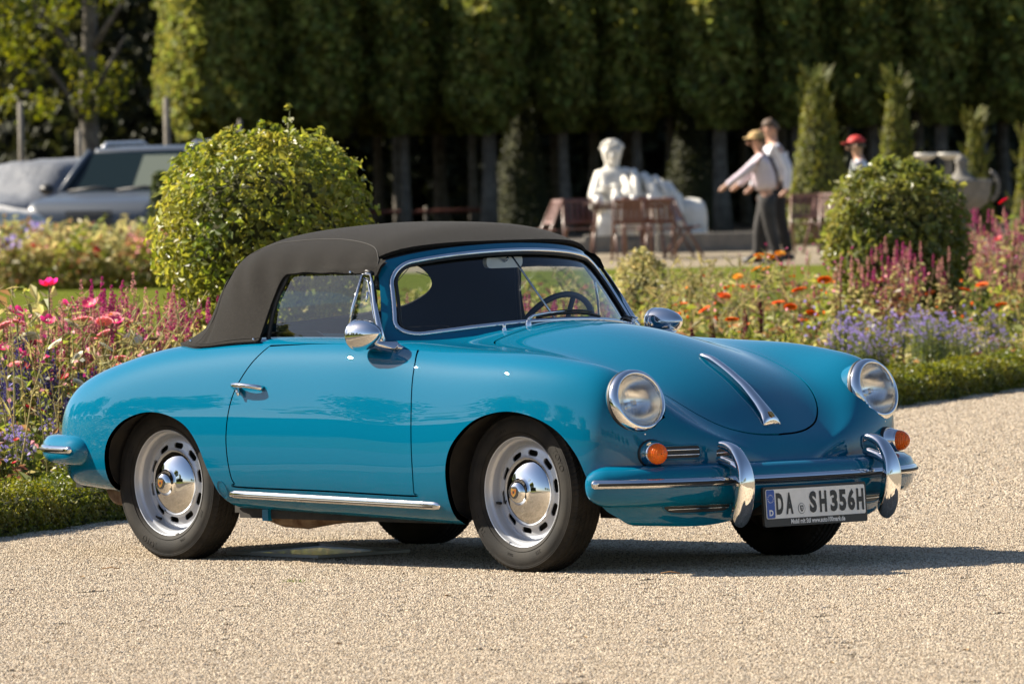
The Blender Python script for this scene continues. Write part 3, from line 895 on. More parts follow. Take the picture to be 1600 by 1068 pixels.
# ---- bumpers
def sweep(prof, path, up=(0, 0, 1), ends=0.02):
    """sweep a (outward, z) profile along a plan path; profile shrinks at both ends"""
    P = [Vector((p[0], p[1], 0)) for p in path]; n = len(P); rows = []
    s = [0.0]
    for i in range(1, n): s.append(s[-1] + (P[i] - P[i - 1]).length)
    zc = sum(p[1] for p in prof) / len(prof); oc = sum(p[0] for p in prof) / len(prof) * .55
    for i in range(n):
        t = (P[min(i + 1, n - 1)] - P[max(i - 1, 0)]).normalized(); nr = Vector((t.y, -t.x, 0))
        e = min(s[i], s[-1] - s[i]); k = 1.0 if e > ends else math.sqrt(max(1 - (1 - e / ends) ** 2, 0.0)) * .985 + .015
        dz = path[i][2] if len(path[i]) > 2 else 0.0
        rows.append([tuple(P[i] + nr * (oc + (o - oc) * (k if k < 1 else 1)) + Vector((0, 0, zc + (z - zc) * k + dz))) for o, z in prof])
    return rows
def add_sweep(mb, rows):
    mb.grid(np.array(rows))
    n = len(rows); m = len(rows[0])
    mb.add(rows[0], [tuple(range(m))]); mb.add(rows[-1], [tuple(range(m))[::-1]])
def plan(pts, n=6):
    half = crom(pts, n)
    full = [np.array([p[0], -p[1]]) for p in half[::-1]] + half[1:]
    return full
def dense_ends(path, k=6):
    a = [path[0] + (path[1] - path[0]) * (j / k) ** 2 for j in range(k)]
    b = [path[-1] + (path[-2] - path[-1]) * (j / k) ** 2 for j in range(k)][::-1]
    return a + list(path[1:-1]) + b
# base line of the blade; profile goes outward from it
fb_path = plan([(1.772, 0), (1.765, .2), (1.742, .38), (1.695, .54), (1.62, .66), (1.53, .735), (1.47, .765)], 8)
fb_prof = [(-.03, .412), (.02, .418), (.062, .412), (.088, .396), (.099, .374), (.101, .352), (.099, .326), (.092, .298), (.072, .274), (.03, .262), (-.03, .258)]
fp = [np.array([p[0], p[1]]) for p in fb_path]
fb = MB(); add_sweep(fb, sweep(fb_prof, dense_ends(fp), ends=.085))
bumper = fb.build('front_bumper', PAINT, car, fixn=True)
def strip_path(path, off, cut):
    P = [Vector((p[0], p[1], 0)) for p in path]; n = len(P); out = []
    for i in range(n):
        t = (P[min(i + 1, n - 1)] - P[max(i - 1, 0)]).normalized()
        out.append(P[i] + Vector((t.y, -t.x, 0)) * off)
    s = 0; a = 0
    while s < cut: s += (out[a + 1] - out[a]).length; a += 1
    return out[a:n - a]
def trim(path, off, z, parent, r=.019, cut=.04):
    sp = strip_path(path, off, cut)
    nn = len(sp)
    rad = [r * .35, r * .85] + [r] * (nn - 4) + [r * .85, r * .35]
    m = MB(); m.tube([(p.x, p.y, z) for p in sp], rad, 14, flat=1.0); o = m.build('bumper_trim', CHROME, parent)
    sp2 = strip_path(path, off + r * .80, cut + .03)
    m = MB(); m.tube([(p.x, p.y, z - .001) for p in sp2], r * .36, 8); m.build('rubber_insert', BLACKRUB, parent)
fp2 = [np.array(p) for p in crom(fp, 2)]
trim(fp2, .094, .352, bumper)
# overriders: blade with a hooked guard above
def make_overrider(y):
    def lens(t): return t
    m = MB()
    path = crom([(1.876, .188), (1.893, .215), (1.910, .262), (1.921, .312), (1.924, .352), (1.916, .392), (1.90, .425), (1.872, .459), (1.838, .477), (1.80, .484), (1.775, .480)], 5)
    n = len(path); hw = np.interp(np.linspace(0, 1, n), [0, .05, .15, .4, .55, .75, .95, 1], [.020, .036, .042, .039, .032, .024, .018, .006])
    th = np.interp(np.linspace(0, 1, n), [0, .08, .35, .55, .8, 1], [.02, .042, .045, .026, .020, .006])
    rows = []
    for i in range(n):
        t = np.array(path[min(i + 1, n - 1)]) - np.array(path[max(i - 1, 0)]); t /= np.linalg.norm(t)
        nx = np.array([t[1], -t[0]])      # outward (front)
        row = []
        for k in range(20):
            a = 2 * PI * k / 20
            cy_ = math.copysign(abs(math.cos(a)) ** .75, math.cos(a)); sy_ = math.sin(a)
            o = nx * (sy_ * (.017 if sy_ > 0 else th[i]))
            row.append((path[i][0] + o[0], y + cy_ * hw[i], path[i][1] + o[1]))
        rows.append(row + [row[0]])
    m.grid(np.array(rows)); m.add(rows[0][:-1], [tuple(range(20))]); m.add(rows[-1][:-1], [tuple(range(20))[::-1]])
    # lower arm running back over the blade, and the shield between
    p2 = crom([(1.915, .372), (1.89, .395), (1.85, .415), (1.80, .428), (1.765, .432)], 5)
    m.tube([(a, y, b) for a, b in p2], [.022, .022, .022, .021, .021, .021, .020, .02, .02, .02, .02, .019, .019, .019, .018, .018, .017, .016, .014, .012, .008], 10)
    o = m.build('overrider', CHROME, bumper, fixn=True)
    s = MB()
    poly = [(1.912, .40), (1.895, .425), (1.868, .452), (1.838, .468), (1.795, .474), (1.77, .465), (1.77, .435), (1.82, .42), (1.87, .405)]
    k = len(poly); vs = [(a, y - .006, b) for a, b in poly] + [(a, y + .006, b) for a, b in poly]
    s.add(vs, [tuple(range(k)), tuple(range(k, 2 * k))[::-1]] + [(i, (i + 1) % k, (i + 1) % k + k, i + k) for i in range(k)])
    s.build('overrider_shield', CHROME, bumper, smooth=False, fixn=True)
make_overrider(-.385); make_overrider(.385)
rb_path = plan([(-2.03, 0), (-2.02, .2), (-1.99, .36), (-1.93, .50), (-1.83, .625), (-1.70, .72), (-1.56, .765), (-1.43, .782)], 8)
rp = [np.array([p[0], -p[1]]) for p in rb_path]
rb_prof = [(-.03, .493), (.015, .497), (.045, .488), (.062, .468), (.069, .443), (.065, .412), (.048, .388), (.015, .378), (-.03, .376)]
rb = MB(); add_sweep(rb, sweep(rb_prof, dense_ends(rp), ends=.10))
rbump = rb.build('rear_bumper', PAINT, car, fixn=True)
trim([np.array(p) for p in crom(rp, 2)], .061, .441, rbump, r=.016, cut=.055)

# ---- number plate
PLW = mat('plate_white', (0.80, 0.79, 0.75), rough=0.35, noise=(30, (0.74, 0.73, 0.69)))
PLB = mat('plate_black', (0.012, 0.011, 0.010), rough=0.4)
EUB = mat('plate_blue', (0.012, 0.07, 0.36), rough=0.35)
WHITE = mat('print_white', (0.75, 0.75, 0.73), rough=0.5)
GREYP = mat('seal_grey', (0.20, 0.20, 0.20), rough=0.5)
plate = empty('number_plate', (1.893, 0, .2585), 0, car)
plate.rotation_euler = (PI / 2 - .06, 0, PI / 2)
m = MB()
def slab(mb, pts, z0, z1, mt=0):
    k = len(pts)
    mb.add([(a, b, z0) for a, b in pts] + [(a, b, z1) for a, b in pts], [tuple(range(k))[::-1], tuple(range(k, 2 * k))] + [(i, (i + 1) % k, (i + 1) % k + k, i + k) for i in range(k)], mt)
slab(m, rounded_rect(.540, .150, .009, 4, 0, -.010), -.012, .0, 0)
link('plate_holder', m.mesh('plate_holder', False), PLB, plate)
m = MB(); slab(m, rounded_rect(.520, .110, .008, 4), .0005, .003); link('plate_sheet', m.mesh('plate_sheet', False), PLW, plate)
m = MB(); slab(m, rounded_rect(.042, .106, .006, 4, -.2365, 0), .0032, .0036); link('euro_band', m.mesh('euro_band', False), EUB, plate)
m = MB()
for k in range(12):
    a = 2 * PI * k / 12; slab(m, [(-.2365 + .0145 * math.cos(a) + .0019 * math.cos(b), .020 + .0145 * math.sin(a) + .0019 * math.sin(b)) for b in np.linspace(0, 2 * PI, 7)[:-1]], .0038, .0041)
link('euro_stars', m.mesh('euro_stars', False), WHITE, plate); m = MB()
v, f = text_mesh('t', 'D', .030, 0, .0012); wd = max(p[0] for p in v)
m.add([(-.2365 - wd / 2 + p[0], -.043 + p[1], .0042) for p in v], f)
link('euro_print', m.mesh('euro_print', False), WHITE, plate)
def letters(s, x0, x1, h=.081, base=-.0405, bold=.0048):
    for ch, xa in zip(s, np.linspace(x0, x1, len(s))):
        v, f = text_mesh('t', ch, .1, 0, bold)
        lo = min(p[0] for p in v); hi = max(p[0] for p in v); bl = min(p[1] for p in v); bh = max(p[1] for p in v)
        w_ = .0375; mb = MB()
        mb.add([(xa - w_ / 2 + (p[0] - lo) / (hi - lo) * w_, base + (p[1] - bl) / (bh - bl) * h, .0046) for p in v], f)
        link('plate_letter', mb.mesh('plate_letter', False), PLB, plate)
letters('DA', -.1905, -.1400); letters('SH', -.0160, .0370); letters('356', .0940, .1860); letters('H', .2330, .2330)
m = MB()
slab(m, [(-.0775 + .0185 * math.cos(a), -.022 + .0205 * math.sin(a)) for a in np.linspace(0, 2 * PI, 33)[:-1]], .0040, .0044, 0)
slab(m, [(-.0775 + .0160 * math.cos(a), -.022 + .0180 * math.sin(a)) for a in np.linspace(0, 2 * PI, 33)[:-1]], .0046, .0049, 1)
slab(m, [(-.0775 + a * .0085, -.022 + b * .0115) for a, b in ((-1, 1), (1, 1), (1, -.2), (.6, -.8), (0, -1.1), (-.6, -.8), (-1, -.2))], .0051, .0054, 2)
slab(m, [(-.0775 + a * .0085, -.022 + b * .0115) for a, b in ((-.4, .6), (.1, .7), (.5, .3), (.2, 0), (.5, -.6), (0, -.2), (-.4, -.7), (-.1, 0))], .0056, .0058, 1)
link('registration_seal', m.mesh('registration_seal', False), [GREYP, PLW, PLB], plate)
v, f = text_mesh('t', 'Mobil mit Stil www.auto100mark.de', .0225, 0, .0007); wd = max(p[0] for p in v)
m = MB(); m.add([((p[0] / wd - .5) * .285 + .008, -.0765 + p[1] * 1.1, .0012) for p in v], f); link('holder_lettering', m.mesh('holder_lettering', False), WHITE, plate)

# ---- headlights
LENS = mat('headlamp_glass', (0.9, 0.9, 0.88), rough=0.0)
def lens_mat():
    m = bpy.data.materials.new('fluted_glass'); m.use_nodes = True
    nt = m.node_tree; N = nt.nodes; L = nt.links
    N.remove(N['Principled BSDF'])
    tr = N.new('ShaderNodeBsdfRefraction'); tr.inputs['IOR'].default_value = 1.2; tr.inputs['Roughness'].default_value = 0.0
    gl = N.new('ShaderNodeBsdfGlossy'); gl.inputs['Roughness'].default_value = 0.02
    fr = N.new('ShaderNodeFresnel'); fr.inputs[0].default_value = 1.5
    mx = N.new('ShaderNodeMixShader')
    L.new(fr.outputs[0], mx.inputs[0]); L.new(tr.outputs[0], mx.inputs[1]); L.new(gl.outputs[0], mx.inputs[2])
    L.new(mx.outputs[0], N['Material Output'].inputs['Surface'])
    return m
FLUTE = lens_mat()
REFL = mat('reflector_silver', (0.95, 0.95, 0.93), rough=0.22, metal=1.0)
def make_headlight(sy):
    h = empty('headlight', (1.560, .622 * sy, .652), 0, car)
    M = Matrix.Rotation(sy * .10, 4, 'Z') @ Matrix.Rotation(-.31, 4, 'Y')      # facing forward, tipped up
    h.matrix_local = Matrix.Translation((1.578, .622 * sy, .652)) @ M
    bk_ = MB(); bk_.lathe([(.1205, -.10), (.1215, -.012)], 64, 'x'); bk_.build('bucket', PAINT, h)
    r = MB(); r.lathe([(.1215, -.016), (.1235, -.004), (.1245, .006), (.1235, .016), (.119, .026), (.111, .034), (.1045, .036), (.1005, .033), (.0985, .026), (.098, .018)], 64, 'x')
    r.build('trim_ring', CHROME, h)
    g = MB(); g.lathe([(.1262, -.01), (.1268, .0), (.1255, .005), (.123, .006)], 64, 'x'); g.build('rubber_seal', BLACKRUB, h)
    l = MB(); nn = 120; ax_ = np.linspace(-.0985, .0985, nn); YY, ZZ = np.meshgrid(ax_, ax_, indexing='ij')
    # square grid pressed into a disc keeps the flutes straight
    RR = np.maximum(np.maximum(np.abs(YY), np.abs(ZZ)), 1e-9); HH = np.maximum(np.hypot(YY, ZZ), 1e-9); yy = YY * RR / HH; zz = ZZ * RR / HH
    amp = np.where((zz > .022) | (zz < -.030), .0026, .0008) * np.clip((.0975 - np.hypot(yy, zz)) / .006, 0, 1)
    xx = .046 - 1.75 * (yy ** 2 + zz ** 2) + amp * np.cos(yy * 2 * PI / .0125)
    l.grid(np.stack([xx, yy, zz], -1)); l.build('lens', FLUTE, h)
    rf = MB(); rf.lathe([(.0975, .018), (.090, -.004), (.075, -.028), (.055, -.045), (.03, -.056), (.012, -.059), (.0, -.059)], 48, 'x'); rf.build('reflector', REFL, h)
    bl = MB(); bl.lathe([(.012, -.059), (.013, -.03), (.010, -.018), (.0, -.015)], 16, 'x'); bl.tube([(-.02, -.03, 0), (-.005, -.034, .0), (-.005, .034, .0), (-.02, .03, 0)], .002, 6)
    bl.build('bulb', CHROME, h)
    s = MB(); s.lathe([(.0, .012), (.007, .010), (.009, 0), (.009, -.012)], 14, 'x', (.012, 0, -.129)); s.build('screw', CHROME, h)
for sy in (-1, 1): make_headlight(sy)
def amber():
    m = mat('amber_lens', (0.95, 0.30, 0.015), rough=0.15, coat=0.7, transl=0.55)
    return m
AMBER = amber()
REDLENS = mat('red_lens', (0.45, 0.02, 0.01), rough=0.12, coat=0.6)
for sy in (-1, 1):
    h = empty('indicator', (0, 0, 0), 0, car)
    h.matrix_local = Matrix.Translation((1.668, .622 * sy, .4605)) @ Matrix.Rotation(sy * .38, 4, 'Z') @ Matrix.Rotation(-.02, 4, 'Y')
    b = MB(); b.lathe([(.050, -.06), (.0505, -.012), (.051, -.004), (.050, .006), (.046, .016), (.042, .030), (.0405, .038), (.037, .040)], 40, 'x'); b.build('indicator_base', CHROME, h)
    b = MB(); b.lathe([(.054, -.06), (.054, -.008), (.050, -.004)], 40, 'x'); b.build('rubber_seal', BLACKRUB, h)
    b = MB()
    pr = []
    for k in range(33):
        t = k / 32; r_ = .0375 * (1 - t ** 2.1) ** .62 + .0005
        pr.append((max(r_ + .0018 * math.cos(t * 2 * PI * 7), .0005), .038 + t * .047))
    b.lathe(pr, 36, 'x'); b.build('indicator_lens', AMBER, h)

# ---- horn grilles beside the indicators, lower intakes in the apron
def front_pt(y, z, out=0.0):
    """point on the nose at (y, z), found along x"""
    lo, hi = BODY.u_of(1.2), .9995
    for _ in range(44):
        u = (lo + hi) / 2
        q = BODY.P(np.full(101, u), np.linspace(0, 10, 101))
        # inside if the section still spans (|y|, z)
        yy = -q[:, 1]
        ins_ = inpoly(np.array([[abs(y) + 1e-4, z]]), np.concatenate([np.stack([yy, q[:, 2]], -1), [[-.01, q[-1, 2]], [-.01, q[0, 2]]]]))[0]
        if ins_: lo = u
        else: hi = u
    return Vector((float(BODY.x_of(lo)) + out, y, z))
for sy in (-1, 1):
    g = empty('horn_grille', (0, 0, 0), 0, car)
    pts = rounded_rect(.150, .050, .016, 5, sy * .500, .462)
    P3 = [front_pt(a, b) for a, b in pts]
    m = MB(); k = len(P3); cc = sum(P3, Vector()) / k
    m.add([p + Vector((.002, 0, 0)) for p in P3] + [cc + Vector((.004, 0, 0))], [(i, (i + 1) % k, k) for i in range(k)])
    m.build('grille_opening', PLB, g, smooth=False)
    m = MB(); m.tube([p + Vector((.002, 0, 0)) for p in P3], .0035, 6, closed=True); m.build('grille_rim', PAINT, g)
    for zz in (.452, .471):
        m = MB(); m.tube([front_pt(sy * (.500 + t), zz, .006) for t in np.linspace(-.066, .066, 9)], .0032, 6); m.build('grille_bar', CHROME, g)
    g = empty('lower_intake', (0, 0, 0), 0, car)
    pts = rounded_rect(.27, .052, .022, 6, sy * .435, .258)
    P3 = [front_pt(a, b) for a, b in pts]
    rows = [front_pt(sy * (.435 + t), .258) for t in np.linspace(-.12, .12, 9)]
    m = MB(); k = len(P3)
    top_ = [front_pt(sy * (.435 + t), .258 + .026 * (1 - abs(t / .135) ** 6) ** .5, .003) for t in np.linspace(-.134, .134, 25)]
    bot_ = [front_pt(sy * (.435 + t), .258 - .026 * (1 - abs(t / .135) ** 6) ** .5, .003) for t in np.linspace(-.134, .134, 25)]
    m.grid(np.array([[tuple(a) for a in top_], [tuple((a + b) / 2 + Vector((-.002, 0, 0))) for a, b in zip(top_, bot_)], [tuple(b) for b in bot_]]))
    m.build('intake_opening', PLB, g, smooth=False)
    m = MB(); m.tube(top_ + bot_[::-1], .004, 6, closed=True); m.build('intake_rim', PAINT, g)
    for zz in (.249, .267):
        m = MB(); m.tube([front_pt(sy * (.435 + t), zz, .008) for t in np.linspace(-.12, .12, 9)], .0028, 6); m.build('grille_bar', CHROME, g)

# ---- hood handle
def hood_pt(x, y=0.0, out=0.0):
    l = BODY.top([(x, abs(y) + 1e-6)]); p = BODY.P(l[:, 0], l[:, 1])[0]; n = BODY.Nrm(l[:, 0], l[:, 1])[0]
    return Vector((p[0] + n[0] * out, (-p[1] if y > 0 else p[1]) , p[2] + n[2] * out)), Vector((n[0], 0, n[2]))
rows = []
xs_ = np.concatenate([np.linspace(1.275, 1.30, 4)[:-1], np.linspace(1.30, 1.615, 24), np.linspace(1.62, 1.668, 10)])
n_ = len(xs_)
for i, x in enumerate(xs_):
    t = (x - 1.275) / (1.668 - 1.275)
    p, n = hood_pt(x)
    w_ = np.interp(t, [0, .03, .08, .5, .8, .9, .96, 1], [.004, .010, .012, .017, .023, .030, .040, .046])
    gap = np.interp(t, [0, .06, .15, .6, .85, 1], [0, .004, .012, .014, .006, 0])
    h_ = np.interp(t, [0, .03, .5, .9, .97, 1], [.006, .013, .015, .026, .022, .003])
    row = []
    for k in range(15):
        a = PI * k / 14
        row.append(tuple(p + n * (gap + .001 + h_ * math.sin(a) ** .8) + Vector((0, math.cos(a) * w_, 0))))
    row.append(tuple(p + n * gap + Vector((0, -w_ * .9, 0)))); row.append(tuple(p + n * gap + Vector((0, w_ * .9, 0))))
    rows.append(row + [row[0]])
m = MB(); m.grid(np.array(rows)); m.add(rows[0][:-1], [tuple(range(17))]); m.add(rows[-1][:-1], [tuple(range(17))[::-1]])
handle = m.build('hood_handle', CHROME, hood, fixn=True)
p, n = hood_pt(1.648)
m = MB(); q = p + n * .0295
tt = Vector((n.z, 0, -n.x))
m.add([q + tt * (a * .016) + Vector((0, b * .0115, 0)) for a, b in ((-1, -.9), (-1, .9), (.1, 1), (.7, .6), (1, 0), (.7, -.6), (.1, -1))], [tuple(range(7))])
m.build('hood_crest', GOLD, hood, smooth=False)
for xx, yy in ((.565, -.22), (.565, .02)):
    pass

# ---- windscreen
def WS(s, t, out=0.0):
    s = np.asarray(s, float); t = np.asarray(t, float)
    b = np.stack([.505 - .30 * s**2 - .012 * s**6, .668 * s, .932 - .058 * s**2], -1)
    tp = np.stack([.205 - .118 * s**2 - .03 * s**6, .555 * s, 1.224 - .042 * s**2 - .020 * s**6], -1)
    p = b + (tp - b) * t[..., None]
    p[..., 0] += .012 * (1 - (2 * t - 1) ** 2)
    return p
def ws_n(s, t):
    e = 1e-3
    n = np.cross(WS(s, t + e) - WS(s, t - e), WS(s + e, t) - WS(s - e, t))
    n = -n / np.linalg.norm(n, axis=-1, keepdims=True)
    n[n[..., 0] < 0] *= -1
    return n
inner = rounded_rect(1.872, .845, .0, 1, 0, .475)
def ws_round(hw, t0, t1, rs, rt, n=8):
    pts = []
    for sx, tt, sy, a0 in ((1, t1, 1, 0), (-1, t1, 1, 90), (-1, t0, -1, 180), (1, t0, -1, 270)):
        for k in range(n + 1):
            a = math.radians(a0 + 90 * k / n)
            pts.append((sx * (hw - rs) + rs * math.cos(a), tt - sy * rt + rt * math.sin(a)))
    # even out the long runs
    out = []
    for i in range(len(pts)):
        a = np.array(pts[i]); b = np.array(pts[(i + 1) % len(pts)]); L_ = np.linalg.norm((b - a) * [.6, .35])
        k = max(1, int(L_ / .03))
        out += [tuple(a + (b - a) * j / k) for j in range(k)]
    return out
W_in = ws_round(.935, .015, .925, .13, .22)
W_out = ws_round(1.0, -.10, 1.03, .06, .10)
g1 = np.array([(a, b) for a in np.linspace(-1, 1, 61) for b in np.linspace(-.09, 1.045, 30)])
g1 = g1[inpoly(g1, offset_poly(W_out, -.012))]
v, f = cdt(g1, [(np.array(W_in), True), (np.array(W_out), True)], sv=.6)
c = v[f].mean(1); gi = inpoly(c, W_in); go = inpoly(c, W_out)
wp = WS(v[:, 0], v[:, 1]); wnn = ws_n(v[:, 0], v[:, 1])
tr_ = np.cross(wp[f[:, 1]] - wp[f[:, 0]], wp[f[:, 2]] - wp[f[:, 0]])
if (np.einsum('ij,ij->i', tr_, wnn[f[:, 0]]) < 0).mean() > .5: f = f[:, ::-1]
m = Panel(); m.tri(wp - wnn * .004, wnn, f[gi]); wsglass = m.build('windscreen', WSGLASS, car)
m = Panel(); ff = f[go & ~gi]; m.tri(wp + wnn * .008, wnn, ff); m.tri(wp - wnn * .022, -wnn, ff, flip=True)
wi = np.array(W_in); wo = np.array(W_out)
for lp, fl_ in ((wi, False), (wo, True)):
    a = WS(lp[:, 0], lp[:, 1]); b = ws_n(lp[:, 0], lp[:, 1]); m.lip(a + b * .008, b, .03, True, False, fl_)
frame = m.build('windscreen_frame', PAINT, car)
wq = np.array(ws_round(.938, .010, .930, .135, .225)); a = WS(wq[:, 0], wq[:, 1]); b = ws_n(wq[:, 0], wq[:, 1])
m = MB(); m.tube([tuple(p) for p in a + b * .010], .0095, 10, closed=True, flat=.8); m.build('windscreen_trim', CHROME, frame)
wq = np.array(ws_round(.915, .032, .905, .12, .20)); a = WS(wq[:, 0], wq[:, 1]); b = ws_n(wq[:, 0], wq[:, 1])
m = MB(); m.tube([tuple(p) for p in a + b * .004], .0075, 8, closed=True); m.build('windscreen_seal', BLACKRUB, frame)

# ---- soft top
S2 = [
 (-1.235, [(.365, .842), (.345, .850), (.325, .865), (.305, .88), (.28, .893), (.24, .905), (.17, .915), (.09, .92), (0, .922)]),
 (-1.14, [(.535, .838), (.495, .852), (.435, .88), (.395, .912), (.35, .942), (.285, .965), (.20, .98), (.10, .988), (0, .99)]),
 (-1.0, [(.662, .835), (.615, .858), (.545, .90), (.495, .972), (.445, 1.045), (.37, 1.10), (.26, 1.128), (.13, 1.14), (0, 1.144)]),
 (-.82, [(.722, .838), (.682, .875), (.635, .96), (.592, 1.07), (.53, 1.165), (.425, 1.228), (.285, 1.26), (.14, 1.274), (0, 1.277)]),
 (-.6, [(.722, .845), (.70, .905), (.662, 1.01), (.628, 1.12), (.575, 1.215), (.44, 1.27), (.28, 1.298), (.14, 1.309), (0, 1.312)]),
 (-.3, [(.722, .855), (.702, .915), (.665, 1.02), (.630, 1.13), (.572, 1.222), (.43, 1.283), (.28, 1.312), (.14, 1.324), (0, 1.327)]),
 (.0, [(.715, .86), (.695, .92), (.658, 1.025), (.622, 1.13), (.560, 1.213), (.43, 1.275), (.28, 1.305), (.14, 1.318), (0, 1.322)]),
 (.15, [(.71, .86), (.69, .92), (.65, 1.02), (.607, 1.12), (.543, 1.188), (.42, 1.232), (.28, 1.258), (.14, 1.270), (0, 1.274)]),
 (.25, [(.70, .86), (.68, .92), (.64, 1.02), (.592, 1.11), (.53, 1.163), (.41, 1.192), (.28, 1.214), (.14, 1.224), (0, 1.227)]),
]
for k_, (x_, c_) in enumerate(S2):        # the hem lies on the bodywork
    if x_ > -.3: continue
    c_ = [list(q) for q in c_]
    l_ = BODY.top([(x_, c_[0][0])]); zb = float(BODY.P(l_[:, 0], l_[:, 1])[0, 2]) + .007
    c_[0][1] = zb; c_[1][1] = max(c_[1][1], zb + .022); c_[2][1] = max(c_[2][1], zb + .05)
    for q_ in range(3, len(c_)): c_[q_][1] = max(c_[q_][1], c_[q_ - 1][1] + .004)
    S2[k_] = (x_, [tuple(q) for q in c_])
zb = float(BODY.P(BODY.u_of([-1.28]), np.array([10.0]))[0, 2]) + .007
TOPS = Loft(-1.28, .25, S2, pole_a=zb, sig=1.2, half=True)
def tside(pts): return TOPS.side(pts, 0.0, 4.8)
win_edge = crom([(-.475, .80), (-.468, .93), (-.452, 1.03), (-.428, 1.10)], 6)[:-1] + crom([(-.428, 1.10), (-.412, 1.127), (-.375, 1.137), (-.2, 1.139), (.0, 1.136), (.085, 1.132), (.105, 1.10), (.13, 1.06), (.185, .95), (.22, .86), (.235, .80)], 6)
L_w = tside(win_edge); L_w[:, 1] = np.maximum(L_w[:, 1], 0)
# front edge follows the windscreen header
hd = []
for s_ in np.linspace(1.0, 0, 24):
    q = WS(np.array([s_]), np.array([1.02]))[0]
    hd.append((q[0] - .0, abs(q[1])))
L_h = TOPS.top(hd, 3.0); L_h[-1, 1] = TOPS.K - 1
L_rw = np.array([(-.845 + .060 * math.cos(a) , 7.9 - 3.55 * math.sin(a)) for a in np.linspace(0, PI, 40)])
L_rw = []
for a in np.linspace(0, PI, 44):
    ca, sa = math.cos(a), math.sin(a)
    dv = abs(sa) ** .72
    L_rw.append((-.725 + .155 * dv ** 1.6 + .125 * math.copysign(abs(ca) ** .75, ca), 8 - 5.0 * dv))
L_rw = np.array(L_rw); L_rw[0, 1] = L_rw[-1, 1] = 8.0
us2 = np.linspace(TOPS.ua + .004, TOPS.ub - .001, 150); vs2 = np.linspace(0, 8, 65)
gu, gv = np.meshgrid(us2, vs2, indexing='ij'); G2 = np.stack([gu.ravel(), gv.ravel()], -1)
kp = np.ones(len(G2), bool)
lw = L_w[np.concatenate([[True], np.any(np.abs(np.diff(L_w, axis=0)) > 1e-6, axis=1)])]
for l in (lw, L_h, L_rw):
    for p in l: kp &= ~((np.abs(G2[:, 0] - p[0]) < .004) & (np.abs(G2[:, 1] - p[1]) < .03) & (G2[:, 1] > .01) & (G2[:, 1] < 7.99))
V2, F2 = cdt(G2[kp], [(lw, False), (L_h, False), (L_rw, False)], sv=.15)
c2 = V2[F2].mean(1)
fx = BODY  # (unused alias keeps names short below)
p2 = TOPS.P(c2[:, 0], c2[:, 1])
hx_, hy_ = np.array([h[0] for h in hd])[::-1], np.array([h[1] for h in hd])[::-1]
ahead = p2[:, 0] > np.interp(-p2[:, 1], hy_, hx_, right=.10)
in_win = inpoly(c2, lw); in_rw = inpoly(c2, np.concatenate([L_rw, [[L_rw[-1, 0], 8.4], [L_rw[0, 0], 8.4]]]))
TP = TOPS.P(V2[:, 0], V2[:, 1]); TN = TOPS.Nrm(V2[:, 0], V2[:, 1])
# soft folds in the cloth
wr = .0040 * np.sin(TP[:, 0] * 38 + TP[:, 2] * 22) * np.exp(-((TP[:, 2] - 1.12) / .09) ** 2) * (TP[:, 0] < .1)
wr += .0045 * np.exp(-((TP[:, 2] - 1.155 - .02 * np.sin(TP[:, 0] * 3)) / .012) ** 2) * np.clip((TP[:, 0] + .55) * 4, 0, 1)
wr -= .005 * np.exp(-((TP[:, 0] + .83 + (TP[:, 2] - .9) * .15) / .015) ** 2) * np.clip((1.15 - TP[:, 2]) * 6, 0, 1)
TP = TP + TN * wr[:, None]
tri = np.cross(TP[F2[:, 1]] - TP[F2[:, 0]], TP[F2[:, 2]] - TP[F2[:, 0]])
if (np.einsum('ij,ij->i', tri, TN[F2[:, 0]]) < 0).mean() > .5: F2 = F2[:, ::-1]
cl = ~ahead & ~in_win & ~in_rw
so, si = Panel(), Panel()
gx = np.zeros_like(TN)
for mir in (False, True):
    so.tri(TP, TN, F2[cl], mir)
    si.tri(TP - TN * .012, -TN, F2[cl], mir, True)
    for l, fl_ in ((lw, True), (L_h, True), (L_rw, True)):
        q = l
        so.lip(TOPS.P(q[:, 0], q[:, 1]), TOPS.Nrm(q[:, 0], q[:, 1]), .012, False, mir, fl_)
    q = np.stack([np.linspace(TOPS.ua + .004, float(TOPS.u_of(-.475)), 60), np.zeros(60)], -1)
    so.lip(TOPS.P(q[:, 0], q[:, 1]), TOPS.Nrm(q[:, 0], q[:, 1]), .02, False, mir, True)
so.hasn = False
stop = so.build('soft_top', CLOTH, car, sharp=60)
si.build('headliner', LINER, stop)
# rear screen of clear plastic
rwp = Panel()
for mir in (False, True): rwp.tri(TP - TN * .005, TN, F2[in_rw], mir)
rwp.build('rear_window', GLASS, car)
